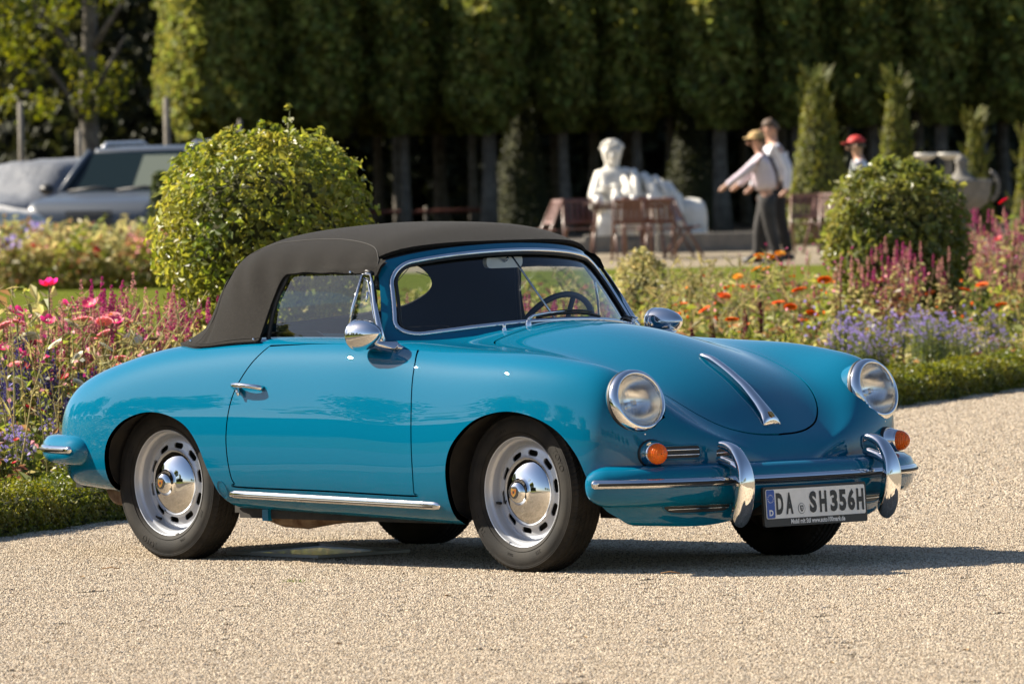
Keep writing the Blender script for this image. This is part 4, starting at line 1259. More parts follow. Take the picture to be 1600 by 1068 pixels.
# base bead, seams and the black rubber round the side windows
for mir in (1, -1):
    m = MB()
    uu = np.linspace(TOPS.ua + .004, float(TOPS.u_of(-.46)), 70)
    q = TOPS.P(uu, np.full(70, .12)) + TOPS.Nrm(uu, np.full(70, .12)) * .002; q[:, 1] *= mir
    m.tube([tuple(p) for p in q], .0055, 8); m.build('base_bead', CLOTH, stop); m = MB()
    q = TOPS.P(uu[8:], np.full(62, .42)) + TOPS.Nrm(uu[8:], np.full(62, .42)) * .0005; q[:, 1] *= mir
    m.tube([tuple(p) for p in q], .0016, 6); m.build('seam', CLOTH, stop)
for mir in (1, -1):
    m = MB()
    sm_ = crom([(-.98, 4.1), (-.82, 4.55), (-.62, 4.75), (-.4, 4.8), (-.2, 4.72), (-.02, 4.4), (.06, 3.9), (.085, 3.5)], 8)
    uu = TOPS.u_of([p[0] for p in sm_]); vv = np.array([p[1] for p in sm_])
    q = TOPS.P(uu, vv) + TOPS.Nrm(uu, vv) * .0006; q[:, 1] *= mir; m.tube([tuple(p) for p in q], .0017, 6); m.build('seam', LINER, stop); m = MB()
    sm_ = crom([(-.885, .5), (-.865, 1.5), (-.85, 2.4), (-.86, 3.3), (-.90, 4.0)], 8)
    uu = TOPS.u_of([p[0] for p in sm_]); vv = np.array([p[1] for p in sm_])
    q = TOPS.P(uu, vv) + TOPS.Nrm(uu, vv) * .0003; q[:, 1] *= mir; m.tube([tuple(p) for p in q], .0014, 6); m.build('seam', LINER, stop)
for mir in (1, -1):
    for x, v_ in ((-.955, .62), (-.50, .32), (-.035, 3.15)):
        u_ = TOPS.u_of([x]); p = TOPS.P(u_, np.array([v_]))[0]; n = TOPS.Nrm(u_, np.array([v_]))[0]
        p = p + n * .004; m = MB(); m.lathe([(.0, .004), (.004, .003), (.0055, 0), (.0055, -.004)], 10, 'z', (p[0], p[1] * mir, p[2]))
        m.build('press_stud', CHROME, stop)

hs = [(-1.0, t_) for t_ in (.72, .80, .88, .95)] + [(-.985, 1.0)] + [(s_, 1.035) for s_ in np.linspace(-.95, .95, 24)] + [(.985, 1.0)] + [(1.0, t_) for t_ in (.95, .88, .80, .72)]
hq = np.array(hs); a = WS(hq[:, 0], hq[:, 1]); b = ws_n(hq[:, 0], hq[:, 1])
m = MB(); m.tube([tuple(p) for p in a - b * .016 + np.array([-.004, 0, .006])], .0165, 10); m.build('header_seal', BLACKRUB, stop)

# ---- side glass, quarter light, belt trim
for k, mir in enumerate((1, -1)):
    d = doors[k]
    def SG(x, z, out=0.0):
        t = np.clip((z - .87) / .27, -.2, 1.2)
        y = -(.668 + (.600 - .668) * t - .010 * (1 - (2 * t - 1) ** 2) * -1) - out
        return Vector((x, y * mir, z))
    rear = crom([(-.462, .865), (-.452, .96), (-.438, 1.04), (-.415, 1.10)], 4)[:-1] + crom([(-.415, 1.10), (-.40, 1.128), (-.36, 1.136), (-.2, 1.138), (-.03, 1.134)], 4)
    pts = [(a, b) for a, b in rear] + [(.020, 1.134), (.0, .865)]
    m = MB(); vs = [SG(a, b) for a, b in pts]; cc = SG(-.22, 1.0)
    m.add(vs + [cc], [(i, (i + 1) % len(vs), len(vs)) for i in range(len(vs))]); m.build('side_window', GLASS, d, fixn=True)
    m = MB(); qv = [(.036, 1.122), (.062, 1.12), (.105, 1.05), (.155, .96), (.195, .875), (.008, .875)]
    vs = [SG(a, b) for a, b in qv]; m.add(vs, [tuple(range(len(vs)))]); m.build('quarter_light', GLASS, d, fixn=True)
    m = MB(); m.tube([SG(-.002, .868, .004), (SG(.012, 1.0, .004)), SG(.026, 1.136, .004)], .0058, 8)
    m.tube([SG(.026, 1.136, .004), SG(.075, 1.134, .004)], .006, 8)
    m.tube([SG(.075, 1.134, .004), SG(.105, 1.085, .005), SG(.145, 1.01, .007), (SG(.185, .935, .009)), SG(.222, .868, .014)], [.007, .008, .010, .013, .017], 8, flat=1.0)
    m.tube([SG(.040, 1.118, .002), SG(.070, 1.105, .003), SG(.105, 1.045, .003), SG(.145, .97, .003), SG(.190, .885, .003)], .0042, 8)
    m.tube([SG(.092, 1.065, .012), SG(.100, 1.04, .016), SG(.094, 1.03, .016)], .005, 8)
    m.build('quarter_light_frame', CHROME, d)
    m = MB(); m.tube([SG(x, .866 + .006 * (x + .46) / .62, .014) for x in np.linspace(-.468, .21, 14)], .0075, 8, flat=1.0); m.build('belt_trim', CHROME, d)
    m = MB()
    m.tube([SG(a, b, .001) for a, b in [(-.476, .862)] + [(a - .010, b + (.008 if b > 1.1 else 0)) for a, b in rear] + [(.05, 1.144), (.08, 1.135)]], .009, 8)
    m.build('window_seal', BLACKRUB, stop)
    # pull handle
    m = MB()
    hp = [side_pt(x, .697 + dz, o, mir) for x, dz, o in ((-.497, .001, .004), (-.495, .002, .018), (-.486, .003, .030), (-.455, .003, .036), (-.42, .002, .036), (-.385, .0, .032), (-.355, -.001, .024), (-.344, -.002, .012), (-.342, -.002, .002))]
    m.tube(hp, [.0125, .0125, .012, .0105, .0095, .0095, .010, .010, .011], 12)
    m.lathe([(.0, -.006), (.016, -.005), (.019, -.001), (.019, .004)], 20, 'y', side_pt(-.497, .697, -.002, mir)) if mir == 1 else None
    hp2 = [side_pt(x, z, o, mir) for x, z, o in ((-.480, .690, .010), (-.468, .676, .018), (-.462, .664, .016))]
    m.tube(hp2, [.010, .008, .005], 10)
    m.build('door_handle', CHROME, d)
    c = side_pt(-.412, .690, 0, mir)
    # bullet mirror on the door
    mm = MB()
    base = Vector(side_pt(.335, .858, -.002, mir)); hd_ = Vector((.245, -.79 * mir, .905))
    axis = Vector((.985, -.10 * mir, .06)).normalized(); a2 = Vector((0, 0, 1)); b2 = axis.cross(a2).normalized(); a2 = b2.cross(axis)
    rows = []
    for r_, h_ in [(a_ * 1.07, b_ * .86) for a_, b_ in ((.0005, -.068), (.045, -.068), (.0555, -.066), (.058, -.058), (.0585, -.048), (.0565, -.044), (.0565, -.040), (.0555, -.012), (.050, .02), (.041, .05), (.029, .078), (.016, .096), (.006, .104), (.0005, .106))]:
        row = [tuple(hd_ + axis * h_ + (a2 * math.sin(t) + b2 * math.cos(t)) * r_) for t in np.linspace(0, 2 * PI, 33)]
        rows.append(row)
    mm.grid(np.array(rows))
    mm.tube([hd_ + Vector((.045, 0, -.02)), hd_ + Vector((.06, .012 * mir, -.035)), base + Vector((.0, 0, .012)), base], [.016, .016, .022, .028], 12, flat=.7)
    mm.tube([base + Vector((-.06, 0, .003)), base + Vector((-.03, 0, .006)), base + Vector((.0, 0, .006)), base + Vector((.035, 0, .0))], [.006, .014, .016, .006], 10)
    mm.build('door_mirror', CHROME, d, fixn=True)

# ---- wipers, washer jets
for y0, tip in ((-.205, 0), (.345, 0)):
    w = empty('wiper', (0, 0, 0), 0, car)
    p, n = hood_pt(.535, y0)
    b = p + n * .004
    m = MB(); m.lathe([(.013, -.006), (.012, .004), (.009, .014), (.006, .019), (0, .020)], 16, 'z', tuple(b)); m.build('wiper_spindle', CHROME, w)
    def wsp(y, z, out):
        """point just off the screen at (y, t)"""
        s_ = y / .62; q = WS(np.array([s_]), np.array([z]))[0]; n_ = ws_n(np.array([s_]), np.array([z]))[0]
        return Vector(q) + Vector(n_) * out
    e = wsp(y0 + (.22 if y0 < 0 else .12), .075, .022)
    m = MB(); m.tube([b + Vector((0, 0, .02)), b + Vector((-.005, .03, .034)), (b + e) / 2 + Vector((.01, 0, .022)), e + Vector((0, 0, .004))], [.0055, .005, .004, .003], 8)
    m.build('wiper_arm', CHROME, w)
    bl = [wsp(y0 + dy * (1 if y0 < 0 else .52), tt, .014) for dy, tt in ((.09, .045), (.15, .068), (.22, .082), (.30, .082), (.37, .070), (.42, .045))]
    m = MB(); m.tube(bl, .0055, 6); m.tube([q + Vector((.004, 0, .010)) for q in bl[1:5]], .004, 6); m.build('wiper_blade', BLACKRUB, w)
for y0 in (-.30, .36):
    p, n = hood_pt(.50, y0)
    m = MB(); m.lathe([(.010, -.003), (.010, .004), (.006, .012), (.008, .018), (.006, .024), (0, .026)], 14, 'z', tuple(p)); m.build('washer_jet', CHROME, car)

# ---- cabin
m = MB()
rows = []
for s_ in np.linspace(-1, 1, 30):
    q = WS(np.array([s_ * .96]), np.array([-.02]))[0]
    rows.append([(q[0] - .0, q[1], q[2] - .012), (q[0] - .10, q[1] * .98, q[2] - .006), (q[0] - .19, q[1] * .97, q[2] - .02), (q[0] - .21, q[1] * .97, q[2] - .06), (q[0] - .19, q[1] * .97, q[2] - .22)])
m.grid(np.array(rows)); m.build('dashboard', LEATHER, car)
sw = empty('steering_wheel', (0, 0, 0), 0, car)
sw.matrix_local = Matrix.Translation((.07, .345, .845)) @ Matrix.Rotation(-1.12, 4, 'Y')
m = MB(); m.tube([(.205 * math.cos(a), .205 * math.sin(a), 0) for a in np.linspace(0, 2 * PI, 49)[:-1]], .012, 10, closed=True); m.build('wheel_rim', BLACKRUB, sw)
m = MB()
for a in (0.2, PI - .2, -PI / 2):
    m.tube([(0, 0, -.03), (.1 * math.cos(a), .1 * math.sin(a), -.025), (.2 * math.cos(a), .2 * math.sin(a), 0)], .010, 8)
m.lathe([(.0, .0), (.04, -.005), (.05, -.03), (.03, -.06), (.02, -.25)], 20, 'z'); m.build('wheel_hub', BLACKRUB, sw)
for y0 in (-.345, .345):
    s = empty('seat', (0, 0, 0), 0, car)
    def pad(pts, w_, th, name):
        rows = []
        for a, (x, z) in enumerate(pts):
            t = np.array(pts[min(a + 1, len(pts) - 1)]) - np.array(pts[max(a - 1, 0)]); t = t / np.linalg.norm(t); nx = np.array([-t[1], t[0]])
            k = 1 - .25 * (abs(2 * a / (len(pts) - 1) - 1)) ** 4
            rows.append([(x + nx[0] * math.sin(b) * th, y0 + w_ * k * math.copysign(abs(math.cos(b)) ** .5, math.cos(b)), z + nx[1] * math.sin(b) * th) for b in np.linspace(0, 2 * PI, 25)])
        mb = MB(); mb.grid(np.array(rows)); mb.add(rows[0][:-1], [tuple(range(24))]); mb.add(rows[-1][:-1], [tuple(range(24))[::-1]])
        mb.build(name, LEATHER, s, fixn=True)
    pad(crom([(-.18, .46), (-.4, .45), (-.62, .44)], 5), .25, .075, 'seat_cushion')
    pad(crom([(-.60, .46), (-.66, .62), (-.71, .78), (-.745, .885)], 5), .235, .055, 'seat_back')
mr = empty('interior_mirror', (0, 0, 0), 0, car)
q = WS(np.array([-.02]), np.array([.90]))[0]
m = MB()
ctr = Vector((q[0] - .075, .005, 1.168))
slab_pts = rounded_rect(.19, .052, .022, 6)
k = len(slab_pts)
m.add([ctr + Vector((.010, a, b)) for a, b in slab_pts] + [ctr + Vector((-.012, a, b)) for a, b in slab_pts], [tuple(range(k)), tuple(range(k, 2 * k))[::-1]] + [(i, (i + 1) % k, (i + 1) % k + k, i + k) for i in range(k)])
m.build('mirror_case', SILVER, mr, smooth=False, fixn=True)
a = WS(np.array([.0]), np.array([.97]))[0]; b = WS(np.array([0.0]), np.array([.02]))[0]
m = MB(); m.tube([(a[0] - .02, .0, a[2]), (b[0] - .03, .0, b[2])], .0042, 8); m.tube([tuple(ctr + Vector((.01, 0, 0))), (ctr.x + .035, 0, ctr.z + .012)], .006, 8); m.build('mirror_rod', CHROME, mr)
# tail lamp just seen over the rear bumper
for sy in (-1, 1):
    m = MB(); c = Vector((-1.86, .52 * sy, .545))
    rows = [[tuple(c + Vector((-.03 * math.sqrt(max(1 - r * r, 0)) - .0, 0, 0)) + Vector((.02, .055 * r * math.cos(t) * sy, .04 * r * math.sin(t)))) for t in np.linspace(0, 2 * PI, 17)] for r in np.linspace(.01, 1, 7)]
    m.grid(np.array(rows)); m.build('tail_lamp', REDLENS, car)
# ================================================================== plants
def leaf_mat(name, c1, c2, transl=.45, rough=.45, island=.35, spec=.5):
    return mat(name, c1, rough=rough, noise=(3.0, c2), island=island, transl=transl, spec=spec)
LF_BOX = leaf_mat('box_leaf', (.085, .115, .014), (.19, .19, .025), .40)
LF_BUSH = leaf_mat('shrub_leaf', (.13, .175, .026), (.31, .31, .06), .46, rough=.38)
LF_BUSH2 = leaf_mat('shrub_leaf_dark', (.11, .14, .028), (.23, .23, .06), .42, rough=.38)
LF_BED = leaf_mat('bed_leaf', (.13, .17, .028), (.26, .27, .065), .46)
LF_PALE = leaf_mat('pale_leaf', (.30, .30, .11), (.45, .40, .18), .46)
LF_RED = leaf_mat('reddish_leaf', (.19, .09, .055), (.26, .17, .075), .42)
LF_TREE = leaf_mat('tree_leaf', (.14, .165, .036), (.22, .235, .06), .44, rough=.6, island=.55, spec=.25)
LF_SHADE = leaf_mat('shade_dark_leaf', (.022, .028, .008), (.036, .042, .012), .25, rough=.7)  # shade under the crowns put into the leaf colour
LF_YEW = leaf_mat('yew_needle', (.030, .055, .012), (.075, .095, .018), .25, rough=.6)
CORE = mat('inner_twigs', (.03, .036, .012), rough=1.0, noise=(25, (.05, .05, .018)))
STEM = mat('green_stem', (.10, .125, .035), rough=.7, island=.3)
REDSTEM = mat('red_stem', (.12, .05, .035), rough=.7, island=.3)
BARK = mat('grey_bark', (.075, .065, .052), rough=.95, noise=(7, (.14, .125, .10)), bump=(14, .8, .03))
F_MAG = mat('celosia_magenta', (.36, .05, .14), rough=.8, island=.35, transl=.25)
F_MAG2 = mat('celosia_pale', (.52, .27, .23), rough=.8, island=.3, transl=.25)
F_PINK = mat('petal_pink', (.72, .09, .22), rough=.6, island=.15, transl=.4)
F_PALEP = mat('petal_pale_pink', (.78, .36, .36), rough=.6, island=.15, transl=.4)
F_WHITE = mat('petal_cream', (.78, .76, .60), rough=.6, island=.12, transl=.3)
F_BLUE = mat('salvia_violet', (.07, .05, .18), rough=.7, island=.4, transl=.25)
F_LILAC = mat('ageratum_lilac', (.42, .32, .66), rough=.8, island=.25, transl=.3)
F_ORANGE = mat('marigold_orange', (.80, .18, .008), rough=.65, island=.2, transl=.3)
F_YELLOW = mat('marigold_yellow', (.80, .38, .012), rough=.65, island=.15, transl=.3)
F_RED = mat('petal_red', (.52, .022, .016), rough=.6, island=.2, transl=.3)
F_WINE = mat('amaranth_wine', (.14, .010, .022), rough=.8, island=.3, transl=.2)

def unit(a): return a / np.maximum(np.linalg.norm(a, axis=-1, keepdims=True), 1e-9)
def leaf_arrays(pos, nrm, ln, wd, fold=.25, droop=0.0, g=rng):
    """one folded diamond leaf at each position; leaf plane faces nrm with scatter"""
    n = len(pos); nrm = unit(nrm)
    t = unit(np.cross(nrm, g.normal(size=(n, 3))))
    b = np.cross(nrm, t)
    ln = np.broadcast_to(ln, n)[:, None]; wd = np.broadcast_to(wd, n)[:, None]
    base = pos - t * ln * .5
    tip = pos + t * ln * .5 - nrm * ln * droop
    mid = pos - t * ln * .05
    l = mid + b * wd * .5 + nrm * wd * fold; r = mid - b * wd * .5 + nrm * wd * fold
    V = np.stack([base, r, tip, l], 1).reshape(-1, 3)
    k = np.arange(n)[:, None] * 4
    F = np.concatenate([k + [[0, 1, 2]], k + [[0, 2, 3]]], 1).reshape(-1, 3)
    return V, F
class Soup:
    def __init__(s): s.V = []; s.F = []; s.M = []; s.n = 0
    def add(s, V, F, m=0):
        V = np.asarray(V, float); F = np.asarray(F, int)
        s.V.append(V); s.F.append(F + s.n); s.M.append(np.full(len(F), m)); s.n += len(V)
    def leaves(s, pos, nrm, ln, wd, m=0, **k): s.add(*leaf_arrays(np.asarray(pos, float), np.asarray(nrm, float), ln, wd, **k), m)
    def stem(s, path, r0, r1, m=0, seg=4):
        P = np.asarray(path, float); n = len(P); V = []; F = []
        for i in range(n):
            t = unit(P[min(i + 1, n - 1)] - P[max(i - 1, 0)]); a = unit(np.cross(t, [.3, .9, .1])); b = np.cross(t, a)
            r = r0 + (r1 - r0) * i / (n - 1)
            V += [P[i] + (a * math.cos(q) + b * math.sin(q)) * r for q in np.arange(seg) * 2 * PI / seg]
        for i in range(n - 1):
            for k in range(seg):
                a_, b_, c_, d_ = i * seg + k, i * seg + (k + 1) % seg, (i + 1) * seg + (k + 1) % seg, (i + 1) * seg + k
                F += [(a_, b_, c_), (a_, c_, d_)]
        s.add(V, F, m)
    def mesh(s, name, smooth=False):
        return np_mesh(name, np.concatenate(s.V), np.concatenate(s.F), np.concatenate(s.M), smooth)
    def build(s, name, mats, parent=None, kind=None, loc=(0, 0, 0)):
        o = link(name, s.mesh(name), mats, parent, loc)
        if kind: o['kind'] = kind
        return o

# ---- low box hedge along the bed
hedge = empty('box_hedge', (0, 0, 0))
tag(hedge, 'low clipped green box hedge edging the flower bed', 'hedge')
sp = Soup()
def hedge_leaves(s0, s1, dens, ln):
    n = int((s1 - s0) * dens)
    s = rng.uniform(s0, s1, n); a = rng.uniform(0, 1, n)
    H = .175 + .018 * np.sin(s * 5.1) + .012 * np.sin(s * 13.7); W = .36
    per = H + W + H; q = a * per
    w = np.where(q < H, 0, np.where(q < H + W, q - H, W)); z = np.where(q < H, q, np.where(q < H + W, H, per - q))
    nw = np.where(q < H, -1.0, np.where(q < H + W, 0, 1.0)); nz = np.where((q >= H) & (q < H + W), 1.0, .25)
    # rounded shoulders, uneven skin
    k = np.clip(np.minimum(w, W - w) / .07, 0, 1); z = z - (1 - k) ** 2 * .05 * (z > .12)
    bump = rng.normal(0, .014, n) + .012 * np.sin(s * 31) * np.sin(z * 40 + w * 30)
    w = w + nw * bump; z = np.maximum(z + nz * bump, .005)
    pos = np.stack([HX0 + HD.x * s + HN.x * w, HY0 + HD.y * s + HN.y * w, z], -1)
    nr = np.stack([HN.x * nw, HN.y * nw, nz], -1) + rng.normal(0, .65, (n, 3))
    sp.leaves(pos, nr, rng.uniform(.7, 1.35, n) * ln, rng.uniform(.55, .75, n) * ln)
hedge_leaves(-2.5, 4.0, 7600, .020); hedge_leaves(4.0, 11.5, 1500, .024); hedge_leaves(11.5, 22, 4600, .026); hedge_leaves(22, 40, 500, .03)
sp.build('foliage', [LF_BOX], hedge, 'stuff')
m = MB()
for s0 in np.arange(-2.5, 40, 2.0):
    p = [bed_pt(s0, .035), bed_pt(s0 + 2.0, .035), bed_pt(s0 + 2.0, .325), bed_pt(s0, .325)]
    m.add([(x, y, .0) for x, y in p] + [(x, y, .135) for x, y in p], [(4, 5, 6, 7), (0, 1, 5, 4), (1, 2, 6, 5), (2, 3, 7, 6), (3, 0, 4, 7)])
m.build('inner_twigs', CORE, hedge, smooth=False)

# ---- green filling between the flowers
sp = Soup()
def clump(x, y, h, r, n, ln, m):
    a = rng.uniform(0, 2 * PI, n); rr = r * np.sqrt(rng.uniform(0, 1, n)); z = h * rng.uniform(.08, 1, n) ** .8
    pos = np.stack([x + rr * np.cos(a), y + rr * np.sin(a), z * (1 - .35 * (rr / r) ** 2)], -1)
    nr = np.stack([np.cos(a) * .6, np.sin(a) * .6, np.full(n, .9)], -1) + rng.normal(0, .5, (n, 3))
    L_ = rng.uniform(.6, 1.4, n) * ln
    sp.leaves(pos, nr, L_, L_ * rng.uniform(.28, .5, n), m, droop=.15)
def fill(s0, s1, w0, w1, n, hf):
    for _ in range(n):
        s = rng.uniform(s0, s1); w = rng.uniform(w0, w1); x, y = bed_pt(s, w)
        k = rng.choice([0, 0, 0, 1, 1, 2])
        clump(x, y, hf(s, w) * rng.uniform(.65, 1.1), rng.uniform(.12, .24), 46, rng.choice([.05, .07, .10]), int(k))
hl = lambda s, w: .20 + min(max(w - .35, 0), 1.15) * .62
hr = lambda s, w: .20 + min(max(w - .35, 0), 2.2) * .22
fill(-2.5, 4.2, .42, 3.3, 680, hl); fill(4.2, 11, .42, 3.4, 150, hl); fill(11, 27, .42, 6.0, 950, hr)
fo = sp.build('bed_foliage', [LF_BED, LF_PALE, LF_RED]); tag(fo, kind='stuff')

# ---- flowering plants: one prototype mesh set per variant, copied
def pick(px, d, top=None):
    return x_at(px, d), d
PROTO = {}
def proto(key, nvar, fn):
    PROTO[key] = []
    for k in range(nvar):
        parts = fn(k)       # list of (name, mesh)
        PROTO[key].append(parts)
def plant(key, name, x, y, h, label, cat, group=None, rz=None):
    o = empty(name, (x, y, .01), rnd.uniform(0, 6.28) if rz is None else rz)
    o.scale = (h * rnd.uniform(.9, 1.1),) * 2 + (h,)
    tag(o, label, cat, group)
    for nm, me in rnd.choice(PROTO[key]):
        c = bpy.data.objects.new(nm, me); COL.objects.link(c); c.parent = o
        if nm != 'flower': c['kind'] = 'stuff'
    return o
def mesh_of(sp, name, mats):
    me = sp.mesh(name)
    for m_ in mats: me.materials.append(m_)
    return me
def spike(sp, p, h, r, n, ln, m):
    """dense flower spike of small bracts"""
    t = rng.uniform(0, 1, n); a = rng.uniform(0, 2 * PI, n); rr = r * (1 - t ** 2.5 * .85)
    pos = np.stack([p[0] + rr * np.cos(a), p[1] + rr * np.sin(a), p[2] + t * h], -1)
    nr = np.stack([np.cos(a), np.sin(a), np.full(n, .5)], -1) + rng.normal(0, .3, (n, 3))
    sp.leaves(pos, nr, ln, ln * .6, m)
def celosia(k):
    f = Soup(); g = Soup()
    for i in range(6):
        a = rng.uniform(0, 6.28); r = rng.uniform(.02, .22); h = rng.uniform(.66, 1.0)
        p = np.array([[0, 0, 0], [r * .5 * math.cos(a), r * .5 * math.sin(a), h * .45], [r * math.cos(a), r * math.sin(a), h * .88]])
        g.stem(p, .006, .003, 1)
        spike(f, p[2], h * .11 + .02, .0115, 44, .016, 0 if rng.uniform() < .5 else 1)
        n = 16; t = rng.uniform(.15, .95, n)
        q = p[0] + (p[2] - p[0]) * t[:, None] + rng.normal(0, .03, (n, 3)) * [1, 1, .4]
        L_ = rng.uniform(.05, .11, n)
        g.leaves(q, rng.normal(0, .5, (n, 3)) + [0, 0, .7], L_, L_ * .28, 0 if rng.uniform() < .55 else 2, droop=.3)
    return [('flower_spikes', mesh_of(f, 'flower_spikes', [F_MAG, F_MAG2])), ('foliage', mesh_of(g, 'celosia_foliage', [LF_PALE, REDSTEM, LF_RED]))]
proto('celosia', 5, celosia)
def salvia(k):
    f = Soup(); g = Soup()
    for i in range(6):
        a = rng.uniform(0, 6.28); r = rng.uniform(.01, .12); h = rng.uniform(.75, 1.0)
        p = np.array([[0, 0, 0], [r * .6 * math.cos(a), r * .6 * math.sin(a), h * .4], [r * math.cos(a), r * math.sin(a), h * .72]])
        g.stem(p, .005, .003, 1); spike(f, p[2], h * .28, .017, 60, .020, 0)
        n = 12; t = rng.uniform(.1, .9, n); L_ = rng.uniform(.04, .08, n)
        g.leaves(p[0] + (p[2] - p[0]) * t[:, None] + rng.normal(0, .03, (n, 3)) * [1, 1, .4], rng.normal(0, .5, (n, 3)) + [0, 0, .7], L_, L_ * .4, 0, droop=.2)
    return [('flower_spikes', mesh_of(f, 'salvia_spikes', [F_BLUE])), ('foliage', mesh_of(g, 'salvia_foliage', [LF_BED, STEM]))]
proto('salvia', 4, salvia)
def petals(f, c, R, n, m, tilt=.25, cup=.3, wid=.5, up=np.array([0, 0, 1.0]), layers=1, seg=4):
    up = unit(up); e1 = unit(np.cross(up, [.3, .9, .2])); e2 = np.cross(up, e1)
    for ly in range(layers):
        R_ = R * (1 - .22 * ly)
        for i in range(n):
            a = 2 * PI * (i + .5 * ly) / n + rng.normal(0, .08); d = e1 * math.cos(a) + e2 * math.sin(a); s_ = np.cross(up, d)
            V = []
            for j in range(seg + 1):
                t = j / seg; w_ = R_ * wid * math.sin(PI * min(t * .82 + .12, 1)) ** .7
                o = c + d * R_ * t + up * (R_ * (cup * t * t + tilt * .2 * ly) + R * .05 * ly)
                V += [o - s_ * w_, o + up * (-.06 * R_), o + s_ * w_]
            F = []
            for j in range(seg):
                b = j * 3; F += [(b, b + 1, b + 4), (b, b + 4, b + 3), (b + 1, b + 2, b + 5), (b + 1, b + 5, b + 4)]
            f.add(V, F, m)
def tall_flower(kind, R, mats, npet, layers, cup, nst=1, leafn=26):
    def fn(k):
        f = Soup(); g = Soup()
        for i in range(nst):
            a = rng.uniform(0, 6.28); r = 0 if i == 0 else rng.uniform(.05, .2); h = 1.0 if i == 0 else rng.uniform(.7, .92)
            tip = np.array([r * math.cos(a), r * math.sin(a), h])
            g.stem(np.array([[0, 0, 0], tip * [.6, .6, .5], tip]), .006, .004, 1)
            up = unit(np.array([rng.normal(0, .3) + .1, -.45 + rng.normal(0, .2), 1.0]))
            petals(f, tip, R, npet, 0, cup=cup, layers=layers, up=up)
            if len(mats) > 1:
                n = 30; q = tip + rng.normal(0, R * .12, (n, 3)) + up * R * .12; f.leaves(q, rng.normal(0, .5, (n, 3)) + up, R * .2, R * .15, 1)
            n = leafn; t = rng.uniform(.1, .93, n); L_ = rng.uniform(.05, .11, n)
            g.leaves(tip * t[:, None] + rng.normal(0, .045, (n, 3)) * [1, 1, .4], rng.normal(0, .5, (n, 3)) + [0, 0, .7], L_, L_ * .42, 0, droop=.2)
        return [('flower', mesh_of(f, kind + '_flower', mats)), ('foliage', mesh_of(g, kind + '_foliage', [LF_BED, STEM]))]
    return fn
proto('pink', 3, tall_flower('mallow', .050, [F_PINK, F_WHITE], 6, 1, .45))
proto('pale', 2, tall_flower('zinnia', .06, [F_PALEP, F_YELLOW], 11, 3, .12))
proto('cream', 3, tall_flower('cream', .060, [F_WHITE], 12, 4, .10))
proto('red', 3, tall_flower('red', .042, [F_RED], 7, 2, .3, nst=2))
proto('orange', 4, tall_flower('marigold', .09, [F_ORANGE], 12, 4, .10, nst=1))
proto('yellow', 2, tall_flower('yellow_marigold', .055, [F_YELLOW], 12, 4, .08, nst=2))
def ageratum(k):
    f = Soup(); g = Soup()
    n = 70; a = rng.uniform(0, 6.28, n); r = .16 * np.sqrt(rng.uniform(0, 1, n))
    c = np.stack([r * np.cos(a), r * np.sin(a), 1.0 - 1.2 * r - rng.uniform(0, .25, n)], -1)
    for q in c[:22]:
        m_ = 30; d = unit(rng.normal(size=(m_, 3)) + [0, 0, .7]); f.leaves(q + d * rng.uniform(.006, .024, (m_, 1)), d, .011, .007, 0)
    for q in c[:26]: g.stem(np.array([[q[0] * .3, q[1] * .3, 0], q * [.8, .8, .55], q]), .004, .0025, 1)
    L_ = rng.uniform(.04, .08, n); g.leaves(c * rng.uniform(.3, .96, (n, 1)), rng.normal(0, .5, (n, 3)) + [0, 0, .8], L_, L_ * .6, 0, droop=.1)
    return [('flower_heads', mesh_of(f, 'ageratum_heads', [F_LILAC])), ('foliage', mesh_of(g, 'ageratum_foliage', [LF_BED, STEM]))]
proto('ageratum', 4, ageratum)
def amaranth(k):
    f = Soup(); g = Soup()
    for i in range(3):
        a = rng.uniform(0, 6.28); r = rng.uniform(0, .08); h = rng.uniform(.8, 1.0)
        tip = np.array([r * math.cos(a), r * math.sin(a), h * .6]); g.stem(np.array([[0, 0, 0], tip * [.5, .5, .5], tip]), .010, .007, 1)
        spike(f, tip, h * .4, .028, 130, .030, 0)
    n = 40; t = rng.uniform(.1, .7, n); L_ = rng.uniform(.07, .13, n)
    g.leaves(np.array([0, 0, 1.0]) * t[:, None] + rng.normal(0, .06, (n, 3)) * [1, 1, .3], rng.normal(0, .5, (n, 3)) + [0, 0, .6], L_, L_ * .5, 0, droop=.2)
    return [('flower_plume', mesh_of(f, 'amaranth_plume', [F_WINE])), ('foliage', mesh_of(g, 'amaranth_foliage', [LF_BED, REDSTEM]))]
proto('amaranth', 2, amaranth)

def hed_dist(px):
    """distance at which the view through px crosses the hedge line"""
    k = (px - 800) / CAM_F
    # (k*d - HX0, d - HY0) . HN = 0
    return (HX0 * HN.x + HY0 * HN.y) / (k * HN.x + HN.y)
ORD = ['leftmost', 'second from the left', 'third from the left', 'fourth from the left', 'fifth from the left', 'sixth from the left', 'seventh from the left',
       'eighth from the left', 'ninth from the left', 'tenth from the left', 'eleventh from the left', 'twelfth from the left', 'thirteenth from the left']
def place(key, name, spots, label, cat, group, ordinal=True):
    """spots: (px, py of the flower head, metres behind the hedge foot along the view)"""
    for i, (px, py, dd) in enumerate(sorted(spots)):
        d = hed_dist(px) + dd
        for _ in range(60):            # tall plants stand further back in the bed
            h = z_at(px, py, d); w = ((x_at(px, d) - HX0) * HN.x + (d - HY0) * HN.y)
            if h <= (.20 if px < 800 else .34) + (w - .25) * .72 or w > 3.0: break
            d += .25
        h = max(z_at(px, py, d), .25)
        lab = (label + ', ' + ORD[i].replace('from the left', 'from left')) if ordinal and i < len(ORD) else label
        plant(key, name, x_at(px, d), d, h, lab, cat, group)
